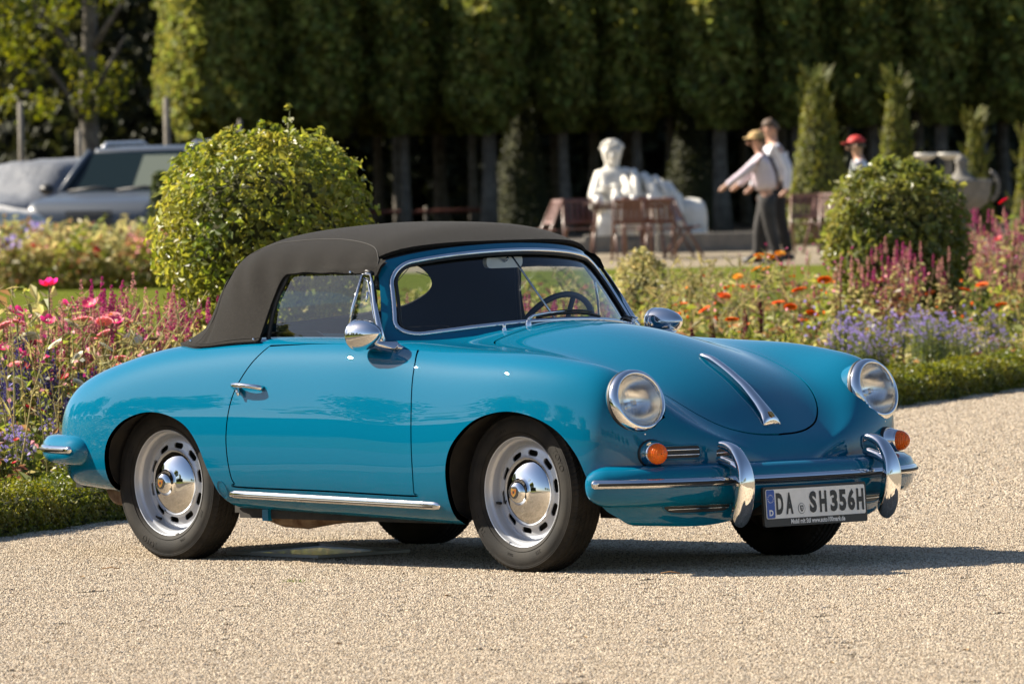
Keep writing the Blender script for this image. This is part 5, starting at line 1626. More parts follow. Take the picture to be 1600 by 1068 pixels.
place('pink', 'mallow', [(78, 448, 3.0), (28, 492, 2.6), (108, 482, 2.8), (143, 479, 3.4), (76, 505, 2.2), (183, 506, 3.0), (34, 556, 1.9), (66, 560, 2.0), (5, 548, 2.0)],
      'bright pink mallow flower standing left of the car', 'flower', 'pink mallows left of the car')
place('cream', 'cream_zinnia', [(114, 510, 2.4), (86, 541, 2.0), (208, 533, 2.8), (120, 561, 2.3), (122, 601, 1.6), (48, 530, 2.2), (165, 545, 2.2), (30, 600, 1.4)], 'cream white zinnia head left of the car', 'flower', 'cream zinnias left of the car')
place('pale', 'pale_zinnia', [(rnd.uniform(0, 210), rnd.uniform(490, 600), rnd.uniform(1.2, 3)) for _ in range(11)], 'pale pink zinnia in the bed left of the car', 'flower', 'pale zinnias left of the car', False)
place('red', 'red_zinnia', [(60, 613, 1.1), (100, 592, 1.4), (72, 618, 1.0), (148, 600, 1.8), (22, 690, .8), (55, 540, 2.2)], 'small red flower left of the car', 'flower', 'small red flowers left of the car')
sal = [(12 + 14 * rnd.random(), rnd.uniform(505, 590), rnd.uniform(1.2, 2.2)) for _ in range(7)]
sal += [(rnd.uniform(60, 235), rnd.uniform(540, 610), rnd.uniform(1.0, 2.8)) for _ in range(18)]
place('salvia', 'blue_salvia', sal, 'dark violet salvia spikes in the bed left of the car', 'flower', 'violet salvias left of the car', False)
cel = [(rnd.uniform(100, 340), rnd.uniform(440, 500) - (0 if rnd.random() < .8 else 15), rnd.uniform(2.4, 5.2)) for _ in range(40)]
cel += [(rnd.uniform(0, 130), rnd.uniform(462, 520), rnd.uniform(2.4, 4.6)) for _ in range(14)]
place('celosia', 'celosia', cel, 'magenta celosia with thin upright spikes in the bed left of the car', 'flower', 'celosias left of the car', False)
age = [(rnd.uniform(-5, 120), rnd.uniform(640, 720), rnd.uniform(.35, 1.0)) for _ in range(9)]
place('ageratum', 'lilac_ageratum', age, 'lilac ageratum clump behind the box hedge left of the car', 'flower', 'lilac ageratums left of the car', False)
# right of the car
place('orange', 'orange_marigold', [(1070, 489, 8), (1064, 478, 8.5), (1102, 486, 6.5), (1133, 464, 8), (1217, 475, 7), (1236, 482, 6.5), (1144, 502, 4), (1319, 397, 13), (1348, 428, 12), (1362, 408, 13),
       (1374, 441, 9), (1393, 452, 9), (1536, 447, 6), (1566, 478, 4), (1454, 460, 8), (1341, 449, 10), (1330, 382, 15), (1415, 470, 7), (1250, 455, 8), (1290, 440, 9), (1170, 450, 8), (1480, 430, 8), (1510, 455, 6), (1270, 492, 5)],
      'orange marigold in the bed right of the car', 'flower', 'orange marigolds right of the car', False)
place('yellow', 'yellow_marigold', [(1190, 402, 12), (1222, 398, 12), (1155, 434, 10), (1205, 403, 12.3)], 'yellow marigold pair in front of the two walking men', 'flower', 'yellow marigolds right of the car')
place('pale', 'pale_zinnia', [(1367, 424, 12), (1402, 428, 11), (1418, 430, 11), (1432, 425, 11.5)], 'pale pink zinnia below the right round shrub', 'flower', 'pale zinnias right of the car')
place('celosia', 'celosia', [(rnd.uniform(1290, 1530), rnd.uniform(372, 410), rnd.uniform(6.5, 8.5)) for _ in range(16)], 'magenta celosia standing before the right round shrub', 'flower', 'celosias before the right shrub', False)
place('red', 'red_dahlia', [(1573, 317, 16), (1258, 430, 12)], 'red flower in the bed right of the car', 'flower', 'red flowers right of the car')
place('amaranth', 'amaranth', [(1188, 462, 8), (1172, 485, 6), (1080, 506, 5), (1118, 500, 6)], 'wine red amaranth plume right of the far mirror', 'flower', 'wine red amaranths')
age = [(rnd.uniform(1300, 1570), rnd.uniform(472, 520), rnd.uniform(2.0, 5.5)) for _ in range(58)] + [(rnd.uniform(1270, 1400), rnd.uniform(505, 545), rnd.uniform(1.2, 3.0)) for _ in range(8)]
place('ageratum', 'lilac_ageratum', age, 'lilac ageratum clump behind the box hedge right of the car', 'flower', 'lilac ageratums right of the car', False)
cel = [(rnd.uniform(1230, 1600), rnd.uniform(385, 455), rnd.uniform(9, 16)) for _ in range(34)] + [(rnd.uniform(1490, 1610), rnd.uniform(315, 400), rnd.uniform(13, 20)) for _ in range(36)]
cel += [(rnd.uniform(1090, 1240), rnd.uniform(430, 470), rnd.uniform(9, 13)) for _ in range(12)]
place('celosia', 'celosia', cel, 'magenta celosia with thin upright spikes in the bed right of the car', 'flower', 'celosias right of the car', False)
cel = [(rnd.uniform(590, 960), rnd.uniform(455, 520), rnd.uniform(2.0, 6)) for _ in range(44)]
place('celosia', 'celosia', cel, 'magenta celosia standing behind the car', 'flower', 'celosias behind the car', False)
place('red', 'red_zinnia', [(636, 500, 3.0), (650, 497, 3.0), (628, 505, 2.4), (645, 506, 2.6)], 'red flower seen through the rear window of the car', 'flower', 'red flowers behind the car')

# ---- round shrubs
def shrub(name, px, d, rx, rz, zc, n, mats, label, sprigs=(), ln=.045):
    o = empty(name, (x_at(px, d), d, 0)); tag(o, label, 'shrub')
    sp = Soup()
    th = rng.uniform(0, 2 * PI, n); cz = rng.uniform(-.9, 1, n); ct = np.sqrt(1 - cz * cz)
    dr = np.stack([ct * np.cos(th), ct * np.sin(th), cz], -1)
    lump = 1 + .045 * np.sin(dr[:, 0] * 6.3 + 1 + dr[:, 1] * 3) * np.sin(dr[:, 2] * 5.5 + 2) + .06 * np.sin(dr[:, 1] * 11 + dr[:, 2] * 6) + rng.normal(0, .028, n) - .26 * rng.uniform(0, 1, n) ** 3 + .05 * np.sin(dr[:, 0] * 23 + dr[:, 2] * 19) * np.sin(dr[:, 1] * 21)
    sq = 1 / (np.abs(dr[:, 0]) ** 2.6 + np.abs(dr[:, 1]) ** 2.6 + np.abs(dr[:, 2]) ** 2.6) ** (1 / 2.6)
    pos = dr * (lump * sq)[:, None] * [rx, rx, rz] + [0, 0, zc]
    nr = dr * .8 + rng.normal(0, .55, (n, 3)) + [0, 0, .25]
    L_ = ln * rng.uniform(.45, 1.5, n)
    sp.leaves(pos, nr, L_, L_ * rng.uniform(.45, .62, n), 0, fold=.18, droop=.12)
    for k in range(16):
        q = rng.uniform(0, 6.28); w_ = rng.uniform(.1, .95); sprigs = list(sprigs) + [(rx * w_ * math.cos(q), zc + rz * math.sqrt(1 - w_ * w_) * .93, rng.uniform(.05, .13), rx * w_ * math.sin(q))]
    for sx, sz, h, *sy_ in sprigs:
        base = np.array([sx, sy_[0] if sy_ else -.1, sz]); m_ = 26
        sp.stem(np.array([base + [0, 0, -.12], base + [.0, 0, h * .5], base + [.01, 0, h]]), .005, .002, 1)
        t = rng.uniform(0, 1, m_); sp.leaves(base + np.array([0, 0, 1.0]) * (t * h)[:, None] + rng.normal(0, .018 + .014, (m_, 3)) * (1.2 - t)[:, None], rng.normal(0, .6, (m_, 3)) + [0, -.2, .5], ln * 1.1, ln * .55, 0)
    sp.build('foliage', [mats, STEM], o, 'stuff')
    m = MB()
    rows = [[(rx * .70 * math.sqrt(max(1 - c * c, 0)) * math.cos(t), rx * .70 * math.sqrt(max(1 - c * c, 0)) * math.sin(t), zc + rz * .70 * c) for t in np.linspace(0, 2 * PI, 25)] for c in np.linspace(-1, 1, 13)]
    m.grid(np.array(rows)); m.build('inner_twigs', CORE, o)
    m = MB()
    for k in range(5):
        a = k * 1.26; m.tube([(0.03 * math.cos(a), .03 * math.sin(a), 0), (.10 * math.cos(a), .10 * math.sin(a), zc * .5), (.3 * math.cos(a), .3 * math.sin(a), zc)], [.022, .018, .01], 6)
    m.build('stem', BARK, o)
    return o
d = 44.0; s_ = CAM_F / d
shrub('round_shrub', 415, d, 162 / s_, 152 / s_, z_at(415, 366, d), 9500, LF_BUSH, 'large round yellow green shrub behind the soft top of the car', [(.145, .40 + z_at(415, 366, d) * 1.0, .26), (.31, .34 + z_at(415, 366, d), .20), (0, .43 + z_at(415, 366, d), .12), (.47, .12 + z_at(415, 366, d), .2)], .046)
d = 60.0; s_ = CAM_F / d
shrub('round_shrub', 1404, d, 106 / s_, 112 / s_, z_at(1404, 372, d), 6500, LF_BUSH2, 'smaller round dark green shrub among the flowers on the right', [(.1, .48 + z_at(1404, 372, d), .08), (-.12, .47 + z_at(1404, 372, d), .07)], .058)
d = 58.0; s_ = CAM_F / d
shrub('small_shrub', 1006, d, 48 / s_, 72 / s_, z_at(1006, 480, d), 1500, LF_PALE, 'small upright pale green shrub right of the windscreen', [(.0, .28 + z_at(1006, 480, d), .12)], .035)
d = 62.0; s_ = CAM_F / d
shrub('small_shrub', 1092, d, 60 / s_, 50 / s_, z_at(1092, 505, d), 1200, LF_BED, 'low leafy green shrub right of the far door mirror', [], .07)

# ---- far bed across the lawn on the left
sp = Soup()
for _ in range(330):
    d = rng.uniform(97, 101); px = rng.uniform(-30, 300); h = z_at(px, rng.uniform(330, 395), d)
    clump(x_at(px, d), d, h, rng.uniform(.15, .3), 40, .11, int(rng.choice([0, 0, 1, 1, 1, 2])))
for _ in range(26):
    d = rng.uniform(97, 99); px = rng.uniform(-10, 265); z = z_at(px, rng.uniform(345, 420), d)
    n = 14; q = np.array([x_at(px, d), d, z]) + rng.normal(0, .05, (n, 3)); sp.leaves(q, rng.normal(0, .5, (n, 3)) + [0, -.4, .6], .07, .05, (3 if rng.uniform() < .6 else 5) if px > 60 else 4)
fb_ = sp.build('far_flower_bed', [LF_BED, LF_PALE, LF_RED, F_RED, F_LILAC, F_PALEP]); tag(fb_, kind='stuff')
# taller grasses sticking up from the beds
GR = mat('dry_grass', (.30, .27, .11), rough=.7, transl=.4, island=.3)
sp = Soup()
for _ in range(60):
    px = rng.uniform(930, 1250); d = hed_dist(px) + rng.uniform(7, 12); x = x_at(px, d); h = z_at(px, rng.uniform(395, 450), d); a = rng.normal(0, .16, 2)
    sp.stem(np.array([[x, d, .2], [x + a[0] * .5, d + a[1] * .5, h * .7], [x + a[0] * 1.4, d + a[1], h]]), .005, .002, 0)
    n = 8; t = rng.uniform(.5, 1, n)[:, None]; sp.leaves(np.array([x, d, .2]) * (1 - t) + np.array([x + a[0] * 1.3, d + a[1], h]) * t, rng.normal(size=(n, 3)), .13, .016, 0)
for _ in range(70):
    px = rng.uniform(0, 340); d = hed_dist(px) + rng.uniform(1.5, 5); x = x_at(px, d); h = z_at(px, rng.uniform(445, 560), d); a = rng.normal(0, .2, 2)
    sp.stem(np.array([[x, d, .1], [x + a[0] * .5, d + a[1] * .5, h * .6], [x + a[0] * 1.3, d + a[1], h]]), .004, .002, 0)
    n = 10; t = rng.uniform(.4, 1, n)[:, None]; sp.leaves(np.array([x, d, .1]) * (1 - t) + np.array([x + a[0] * 1.2, d + a[1], h]) * t, rng.normal(size=(n, 3)), .10, .014, 0)
tg = sp.build('tall_grass', [GR]); tag(tg, kind='stuff')
# a scatter of spent petals and buds: tiny flower specks through both beds
sp = Soup()
def specks(n, px0, px1, py0, py1, d0, d1, mi):
    px = rng.uniform(px0, px1, n); dd = np.array([hed_dist(p) for p in px]) + rng.uniform(d0, d1, n); py = rng.uniform(py0, py1, n)
    hz = 534 + CAM_F * math.tan(PITCH) - (px - 800) * ROLL
    z = CAM_H - (py - hz) * dd / CAM_F
    ok = z > .12
    pos = np.stack([(px - 800) / CAM_F * dd, dd, z], -1)[ok]; k = len(pos)
    sp.leaves(pos, rng.normal(0, .6, (k, 3)) + [0, -.5, .6], .028, .022, mi)
specks(26, 0, 250, 480, 700, .6, 3, 0); specks(40, 0, 300, 480, 620, .8, 4, 1); specks(16, 0, 160, 600, 720, .5, 1.5, 2); specks(16, 0, 220, 560, 700, .5, 2, 3)
specks(60, 1100, 1600, 400, 520, 5, 12, 0); specks(80, 1150, 1600, 380, 470, 7, 14, 1); specks(60, 1250, 1600, 470, 540, 2, 6, 2); specks(60, 1050, 1600, 430, 520, 4, 10, 4)
tag(sp.build('flower_specks', [F_PALEP, F_MAG, F_LILAC, F_WHITE, F_ORANGE]), kind='stuff')
# ================================================================== trees, topiary and things across the lawn
def crown_mesh(name, n, rx, ry, z0, z1, ln, ragged=.12, lit=False):
    sp = Soup()
    z = rng.uniform(z0, z1, n); a = rng.uniform(0, 2 * PI, n)
    rr = 1 - .35 * rng.uniform(0, 1, n) ** 3 + .10 * np.sin(z * 3.1 + 2 * a) + .07 * np.sin(z * 7 + 5 * a) + rng.normal(0, ragged * .5, n)
    lo = np.clip((z - z0) / .5, .25, 1) ** .5; hi = np.clip((z1 - z) / .8, .1, 1) ** .5
    pos = np.stack([rx * rr * lo * hi * np.cos(a), ry * rr * lo * hi * np.sin(a), z], -1)
    nr = np.stack([np.cos(a), np.sin(a), np.full(n, .35)], -1) + rng.normal(0, .6, (n, 3))
    L_ = ln * rng.uniform(.6, 1.4, n)
    sp.leaves(pos, nr, L_, L_ * .7, 0, droop=.1)
    me = sp.mesh(name); me.materials.append(LF_TREE); return me
def trunk_mesh(name, h, r, lean=0.0, seg=10):
    m = MB(); pts = []; rad = []
    for k in range(9):
        t = k / 8; pts.append((lean * t * h + .03 * math.sin(t * 5), .03 * math.cos(t * 4), t * h)); rad.append(r * (1.35 - .5 * t ** .4 if k < 2 else 1 - .25 * t))
    m.tube(pts, rad, seg)
    for k in range(4):
        a = k * 1.7; b = h * (.62 + .09 * k)
        m.tube([(0, 0, b), (.25 * math.cos(a), .25 * math.sin(a), b + .35), (.42 * math.cos(a), .42 * math.sin(a), b + .9)], [r * .5, r * .32, r * .15], 6)
    me = m.mesh(name); me.materials.append(BARK); return me
CR = [crown_mesh('crown', 7000, .56, 1.35, 1.72, 5.6, .15) for _ in range(3)]
CR_LOW = [crown_mesh('crown', 5200, .54, 1.0, 1.95, 5.6, .15) for _ in range(2)]
TK = [trunk_mesh('trunk', 4.5, .115), trunk_mesh('trunk', 4.5, .10, .01), trunk_mesh('trunk', 4.5, .085, -.01)]
def tree(px, d, label, k=0, low=False, scale=1.0, group='clipped trees behind the terrace'):
    o = empty('clipped_tree', (x_at(px, d), d, 0), rnd.uniform(-.12, .12) + (PI if rnd.random() < .5 else 0)); o.scale = (scale,) * 2 + (1,)
    tag(o, label, 'tree', group)
    link('trunk', TK[k % 3], None, o); c = link('crown', (CR_LOW if low else CR)[k % (2 if low else 3)], None, o); c['kind'] = 'stuff'
    return o
front = [388, 520, 640, 768, 890, 1000, 1134, 1246, 1374, 1480, 1604]
names = ['first', 'second', 'third', 'fourth', 'fifth', 'sixth', 'seventh', 'eighth', 'ninth', 'tenth', 'eleventh']
for i, px in enumerate(front):
    tree(px, 140 + (i % 3) * .25, 'clipped tree of the front row behind the terrace, %s trunk from the left' % names[i], i, scale=(.98, 1.12, .94, 1.06, .90, 1.02, 1.10, .93, 1.08, .96, 1.04)[i])
for i in range(14):
    tree(330 + i * 101 + rnd.uniform(-16, 16), 145.6 + rnd.uniform(-.3, .3), 'slim clipped tree in the shaded second row behind the terrace', i + 1, i % 2 == 1, .9, 'second row of clipped trees')
for i in range(15):
    tree(300 + i * 97 + rnd.uniform(-14, 14), 149.0 + rnd.uniform(-.3, .3), 'slim clipped tree in the darkest third row behind the terrace', i + 2, False, 1.0, 'third row of clipped trees')
# close wood behind all rows, its shade put into the leaf colour
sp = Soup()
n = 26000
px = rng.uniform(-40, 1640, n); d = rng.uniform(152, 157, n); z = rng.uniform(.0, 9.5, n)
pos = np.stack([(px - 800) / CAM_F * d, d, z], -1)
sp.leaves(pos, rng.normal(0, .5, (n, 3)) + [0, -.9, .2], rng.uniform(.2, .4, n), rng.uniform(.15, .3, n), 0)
wd = sp.build('dark_wood', [LF_SHADE]); tag(wd, kind='stuff')
WOODBACK = mat('wood_shade_black', (.008, .009, .004), rough=1.0, noise=(2, (.016, .017, .007)))  # near black colour stands for the shade deep in the wood
m = MB(); m.box((0, 158.5, 5.0), (34, 1.2, 10.0)); hb = m.build('shade_backdrop', WOODBACK, smooth=False)
tag(hb, 'added near black backdrop closing the wood behind the trees', 'hedge')
# leafy sunlit tree at the left edge
def leafy_tree(px, d, label, spots, trunk_r):
    o = empty('leafy_tree', (x_at(px, d), d, 0)); tag(o, label, 'tree')
    m = MB(); m.tube([(0, 0, 0), (.03, 0, 1.2), (-.02, 0, 2.4), (.05, 0, 3.6), (.0, 0, 5.5)], [trunk_r * 1.3, trunk_r, trunk_r * .9, trunk_r * .75, trunk_r * .4], 10)
    for a, b in ((-.7, 2.2), (.6, 2.5), (-.9, 3.1), (.8, 3.3)):
        m.tube([(0, 0, b - .3), (a * .5, -.2, b + .3), (a, -.4, b + .8)], [trunk_r * .5, trunk_r * .3, trunk_r * .1], 6)
    m.build('trunk', BARK, o)
    sp = Soup()
    for cxp, cyp, r, n in spots:
        c = np.array([x_at(cxp, d) - x_at(px, d), -.5 + rng.normal(0, .3), z_at(cxp, cyp, d)])
        dr = unit(rng.normal(size=(n, 3))); pos = c + dr * (rng.uniform(0, 1, (n, 1)) ** .5) * [r, r, r * 1.1]
        sp.leaves(pos, rng.normal(0, .6, (n, 3)) + [-.3, 0, .6], .10, .075, 0, droop=.15)
    c = sp.build('crown', [LF_LIT], o, 'stuff')
LF_LIT = leaf_mat('sunlit_leaf', (.085, .11, .012), (.15, .16, .018), .55, rough=.5)
sp_ = []
for k in range(30):
    sp_.append((rng.uniform(20, 215), rng.uniform(-60, 190), rng.uniform(.2, .42), 48))
for k in range(10): sp_.append((rng.uniform(0, 60), rng.uniform(-40, 60), .35, 40))
leafy_tree(147, 132, 'loose yellow green tree with dark trunk behind the parked cars', sp_, .15)

def yew(px, d, py0, py1, wpx, label, feather=True, n=2600, mt=None):
    s = CAM_F / d; o = empty('yew_cone', (x_at(px, d), d, 0)); tag(o, label, 'topiary')
    zt = z_at(px, py0, d); R = wpx / 2 / s
    sp = Soup(); t = rng.uniform(0, 1, n) ** 1.3; z = .05 + t * (zt - .1); a = rng.uniform(0, 2 * PI, n)
    rr = R * (1.02 - .78 * t) * (1 + rng.normal(0, .05, n) - .2 * rng.uniform(0, 1, n) ** 4)
    sp.leaves(np.stack([rr * np.cos(a), rr * np.sin(a), z], -1), np.stack([np.cos(a), np.sin(a), np.full(n, .5)], -1) + rng.normal(0, .5, (n, 3)), rng.uniform(.06, .13, n), rng.uniform(.025, .05, n), 0)
    if feather:
        for k in range(60):
            q = rng.uniform(0, 6.28); tz = 1 - rng.uniform(0, 1) ** 2 * .75; r0 = R * (1.0 - .78 * tz); zz = zt * tz
            sp.stem(np.array([[r0 * .7 * math.cos(q), r0 * .7 * math.sin(q), zz], [(r0 + .06) * math.cos(q), (r0 + .06) * math.sin(q), zz + .08], [(r0 + .13) * math.cos(q), (r0 + .13) * math.sin(q), zz + rng.uniform(.14, .24)]]), .018, .006, 0)
    sp.build('foliage', [mt or LF_YEW], o, 'stuff')
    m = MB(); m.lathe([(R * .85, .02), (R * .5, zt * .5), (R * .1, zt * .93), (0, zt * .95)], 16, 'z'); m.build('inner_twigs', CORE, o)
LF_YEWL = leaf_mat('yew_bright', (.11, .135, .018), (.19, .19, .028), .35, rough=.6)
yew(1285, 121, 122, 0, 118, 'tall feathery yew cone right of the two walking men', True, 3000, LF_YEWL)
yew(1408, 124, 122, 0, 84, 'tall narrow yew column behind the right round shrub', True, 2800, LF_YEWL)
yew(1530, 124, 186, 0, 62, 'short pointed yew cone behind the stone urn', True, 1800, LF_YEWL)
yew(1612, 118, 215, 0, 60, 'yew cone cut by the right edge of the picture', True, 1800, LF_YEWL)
yew(822, 141.6, 150, 0, 118, 'dark shaded yew cone left of the white statue', False, 2600, LF_SHADE)  # both shaded cones take the darkened leaf, shade put into their colour
yew(1085, 141.6, 165, 0, 110, 'dark shaded yew cone right of the white statue', False, 2600, LF_SHADE)
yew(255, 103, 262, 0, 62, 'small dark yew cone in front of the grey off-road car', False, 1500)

# ---- white marble statue on its plinth
MARBLE = mat('white_marble', (.74, .71, .64), rough=.55, noise=(6, (.60, .57, .50)), bump=(25, .25, .02))
STONE = mat('grey_stone', (.15, .14, .12), rough=.85, noise=(8, (.22, .20, .17)), bump=(20, .4, .02))
def skin_mesh(name, nodes, edges, radii, sub=2, root=0):
    me = bpy.data.meshes.new(name + '_sk'); me.from_pydata([tuple(p) for p in nodes], edges, [])
    ob = bpy.data.objects.new(name + '_sk', me); COL.objects.link(ob)
    md = ob.modifiers.new('skin', 'SKIN'); md.use_smooth_shade = True
    for i, v in enumerate(me.skin_vertices[0].data):
        r = radii[i]; v.radius = (r, r) if not hasattr(r, '__len__') else r; v.use_root = (i == root)
    ob.modifiers.new('sub', 'SUBSURF').levels = sub
    bpy.context.view_layer.update()
    dg = bpy.context.evaluated_depsgraph_get(); ev = ob.evaluated_get(dg)
    out = bpy.data.meshes.new_from_object(ev, depsgraph=dg); out.name = name
    bpy.data.objects.remove(ob); bpy.data.meshes.remove(me)
    return out
D_ST = 118.0; PM = CAM_F / D_ST
def sx(px): return (px - 1012) / PM
def sz(py): return z_at(1012, py, D_ST)
stt = empty('reclining_statue', (x_at(1012, D_ST), D_ST, 0)); tag(stt, 'white marble statue of a reclining draped figure on a stone plinth', 'statue')
m = MB(); m.box((0, .1, .09), (2.1, 1.1, .18)); m.box((.03, .1, .21), (1.75, .9, .07)); m.build('plinth', STONE, stt, smooth=False)
N_ = [(sx(962), 0, sz(325)), (sx(964), 0, sz(297)), (sx(963), 0, sz(278)), (sx(963), 0, sz(262)), (sx(962), -.02, sz(248)), (sx(962), -.02, sz(236)), (sx(962), -.02, sz(226)),
      (sx(944), -.02, sz(277)), (sx(938), -.10, sz(298)), (sx(934), -.22, sz(318)),
      (sx(985), .0, sz(276)), (sx(1003), -.02, sz(290)), (sx(1018), -.16, sz(302)),
      (sx(985), -.05, sz(330)), (sx(1005), -.28, sz(312)), (sx(1035), -.22, sz(318)), (sx(1058), -.2, sz(338)), (sx(1078), -.2, sz(352)),
      (sx(1010), .05, sz(332)), (sx(1045), .0, sz(318)), (sx(1068), .0, sz(335)), (sx(1090), -.05, sz(352))]
E_ = [(0, 1), (1, 2), (2, 3), (3, 4), (4, 5), (5, 6), (2, 7), (7, 8), (8, 9), (2, 10), (10, 11), (11, 12), (0, 13), (13, 14), (14, 15), (15, 16), (16, 17), (13, 18), (18, 19), (19, 20), (20, 21)]
R_ = [.30, .25, .25, .095, .12, .165, .14, .14, .125, .13, .14, .11, .09, .27, .20, .17, .14, .10, .24, .20, .16, .10]
link('figure', skin_mesh('figure', N_, E_, R_, 2), MARBLE, stt)
m = MB()
for k in range(36):        # curled hair
    t = rng.uniform(0, 6.28); ph = rng.uniform(.15, 1.3)
    m.lathe([(0, .032), (.03, .02), (.042, 0), (.03, -.02), (0, -.032)], 8, 'z', (sx(962) + .15 * math.cos(t) * math.sin(ph), -.0 + .14 * math.sin(t) * math.sin(ph), sz(236) + .15 * math.cos(ph)))
m.build('hair', MARBLE, stt)
m = MB()
m.tube([(sx(962), -.17, sz(238)), (sx(962), -.20, sz(245)), (sx(962), -.17, sz(248))], [.014, .03, .016], 8)
m.tube([(sx(962) - .05, -.15, sz(252)), (sx(962), -.165, sz(253)), (sx(962) + .05, -.15, sz(252))], .016, 6)
m.build('nose', MARBLE, stt)
# heavy drapery round the legs, rock and cushion
rows = []
for i, t in enumerate(np.linspace(0, 1, 40)):
    xx = sx(935) + t * (sx(1100) - sx(935)); top = np.interp(t, [0, .06, .2, .3, .45, .55, .64, .72, .79, .9, 1], [.25, .56, .72, .86, .84, .80, .74, .62, .48, .40, .1]) - .03
    rows.append([(xx + .02 * math.sin(j * 1.3 + i * .7), -.42 * math.cos(a) + .05, .24 + max(top, .05) * math.sin(a) ** .7 + .05 * math.sin(i * 1.15 + j * .6) * math.sin(a)) for j, a in enumerate(np.linspace(0, PI, 18))])
m = MB(); m.grid(np.array(rows)); m.build('drapery', MARBLE, stt)
for k in range(7):          # folds of cloth falling over the lap
    pk = 962 + k * 17 + rnd.uniform(-7, 7); a = sx(pk); zt = .22 + rnd.uniform(-.07, .05) + float(np.interp((pk - 935) / 165, [.15, .3, .45, .64, .8], [.70, .84, .82, .72, .46]))
    m = MB(); g_ = rnd.uniform(.6, 1.5); w_ = rnd.uniform(-.16, .16); m.tube([(a - .14, .10, zt - .02), (a - .02, -.16, zt + .02), (a + .05 + w_ * .5, -.34, zt - .12), (a + .10 + w_, -.43, zt - .34), (a + .12 + w_ * 1.3, -.46, .26)], [.03 * g_, .05 * g_, .06 * g_, .05 * g_, .03 * g_], 8); m.build('drapery_fold', MARBLE, stt)
for px_, py_, r_ in ((990, 306, .17), (1034, 312, .15), (940, 318, .13)):
    m = MB(); m.lathe([(r_ * math.sin(t), -r_ * math.cos(t)) for t in np.linspace(0.02, PI - .02, 12)], 18, 'z', (sx(px_), -.26, sz(py_))); m.build('knee', MARBLE, stt)
m = MB(); rows = [[(sx(1082) + .24 * math.copysign(abs(math.cos(t)) ** .5, math.cos(t)) * w_, .0 + .36 * math.copysign(abs(math.sin(t)) ** .5, math.sin(t)) * w_, z + .01 * math.sin(t * 7)) for t in np.linspace(0, 2 * PI, 33)] for z, w_ in ((.2, 1), (.45, 1.0), (.56, .98), (.66, .86), (.71, .6), (.73, .01))]
m.grid(np.array(rows)); m.build('rock_seat', MARBLE, stt)

# ---- folding garden chairs and tables
TEAK = mat('red_brown_wood', (.115, .045, .028), rough=.45, noise=(20, (.17, .075, .045)), coat=.3, coat_rough=.2)
def make_chair():
    o = empty('garden_chair')
    for s in (-1, 1):
        m = MB(); m.tube([(s * .21, .24, 0), (s * .21, .0, .43), (s * .21, -.20, .88)], .020, 6); m.build('leg', TEAK, o)
        m = MB(); m.tube([(s * .18, -.24, 0), (s * .18, .02, .40), (s * .18, .2, .46)], .018, 6); m.build('leg', TEAK, o)
    for k in range(6):
        m = MB(); m.box((0, -.17 + k * .075, .445), (.40, .05, .016)); m.build('seat_slat', TEAK, o, smooth=False)
    for k in range(5):
        m = MB(); m.box((-.15 + k * .075, -.135, .70), (.045, .014, .32), rot=Matrix.Rotation(.42, 3, 'X')); m.build('back_slat', TEAK, o, smooth=False)
    for z, y in ((.86, -.195), (.55, -.065)):
        m = MB(); m.box((0, y, z), (.44, .022, .05), rot=Matrix.Rotation(.42, 3, 'X')); m.build('back_rail', TEAK, o, smooth=False)
    return o
ch0 = make_chair()
chairs = [(856, 112.0, 1.9, 'seen from the side, leftmost before the statue'), (908, 112.6, 3.2, 'left of the table before the statue, back turned'), (985, 110.6, .1, 'at the near side of the table before the statue, left one'),
          (1034, 110.8, -.1, 'at the near side of the table before the statue, right one'), (1070, 112.5, -1.9, 'seen from the side, rightmost before the statue'), (1000, 114.2, 3.1, 'at the far side of the table before the statue'),
          (1262, 113.0, 3.0, 'just right of the walking men'), (1290, 113.6, 2.6, 'half hidden by the right round shrub')]
for i, (px, d, rz, w) in enumerate(chairs):
    c = ch0 if i == 0 else copy_tree(ch0)
    c.location = (x_at(px, d), d, 0); c.rotation_euler = (0, 0, rz); c.scale = (.92, .92, .9)
    tag(c, 'brown folding chair ' + w, 'chair', 'garden chairs on the terrace')
def table(px, d, lab):
    o = empty('garden_table', (x_at(px, d), d, 0)); tag(o, lab, 'table', 'garden tables on the terrace')
    for k in range(9):
        m = MB(); m.box((0, -.36 + k * .09, .73), (1.15, .075, .022)); m.build('top_slat', TEAK, o, smooth=False)
    for s in (-1, 1):
        for t in (-1, 1):
            m = MB(); m.tube([(s * .48, -.3 * t, 0), (s * .40, .3 * t, .71)], .022, 6); m.build('leg', TEAK, o)
    m = MB(); m.box((0, 0, .68), (.95, .05, .05)); m.build('stretcher', TEAK, o, smooth=False)
table(985, 112.2, 'red brown slatted garden table before the statue')
table(1255, 114.6, 'red brown slatted garden table behind the walking men')
CUP = mat('white_china', (.75, .74, .70), rough=.25, coat=.4)
for i, (px, w) in enumerate(((940, 'at the left end'), (965, 'left of the middle'), (995, 'right of the middle'), (1022, 'at the right end'))):
    m = MB(); m.lathe([(0, 0), (.03, 0), (.035, .02), (.05, .09), (.045, .09), (.03, .02)], 14, 'z', (x_at(px, 112.1), 112.1, .742))
    tag(m.build('cup', CUP), 'small white cup on the garden table before the statue, ' + w, 'cup', 'cups on the garden table')
# low dark kerb and stone bench end beside the statue
m = MB(); m.box((x_at(1120, 117), 117, .13), (1.6, .5, .26)); tag(m.build('stone_bench', STONE, smooth=False), 'low stone bench on the terrace right of the statue', 'bench')

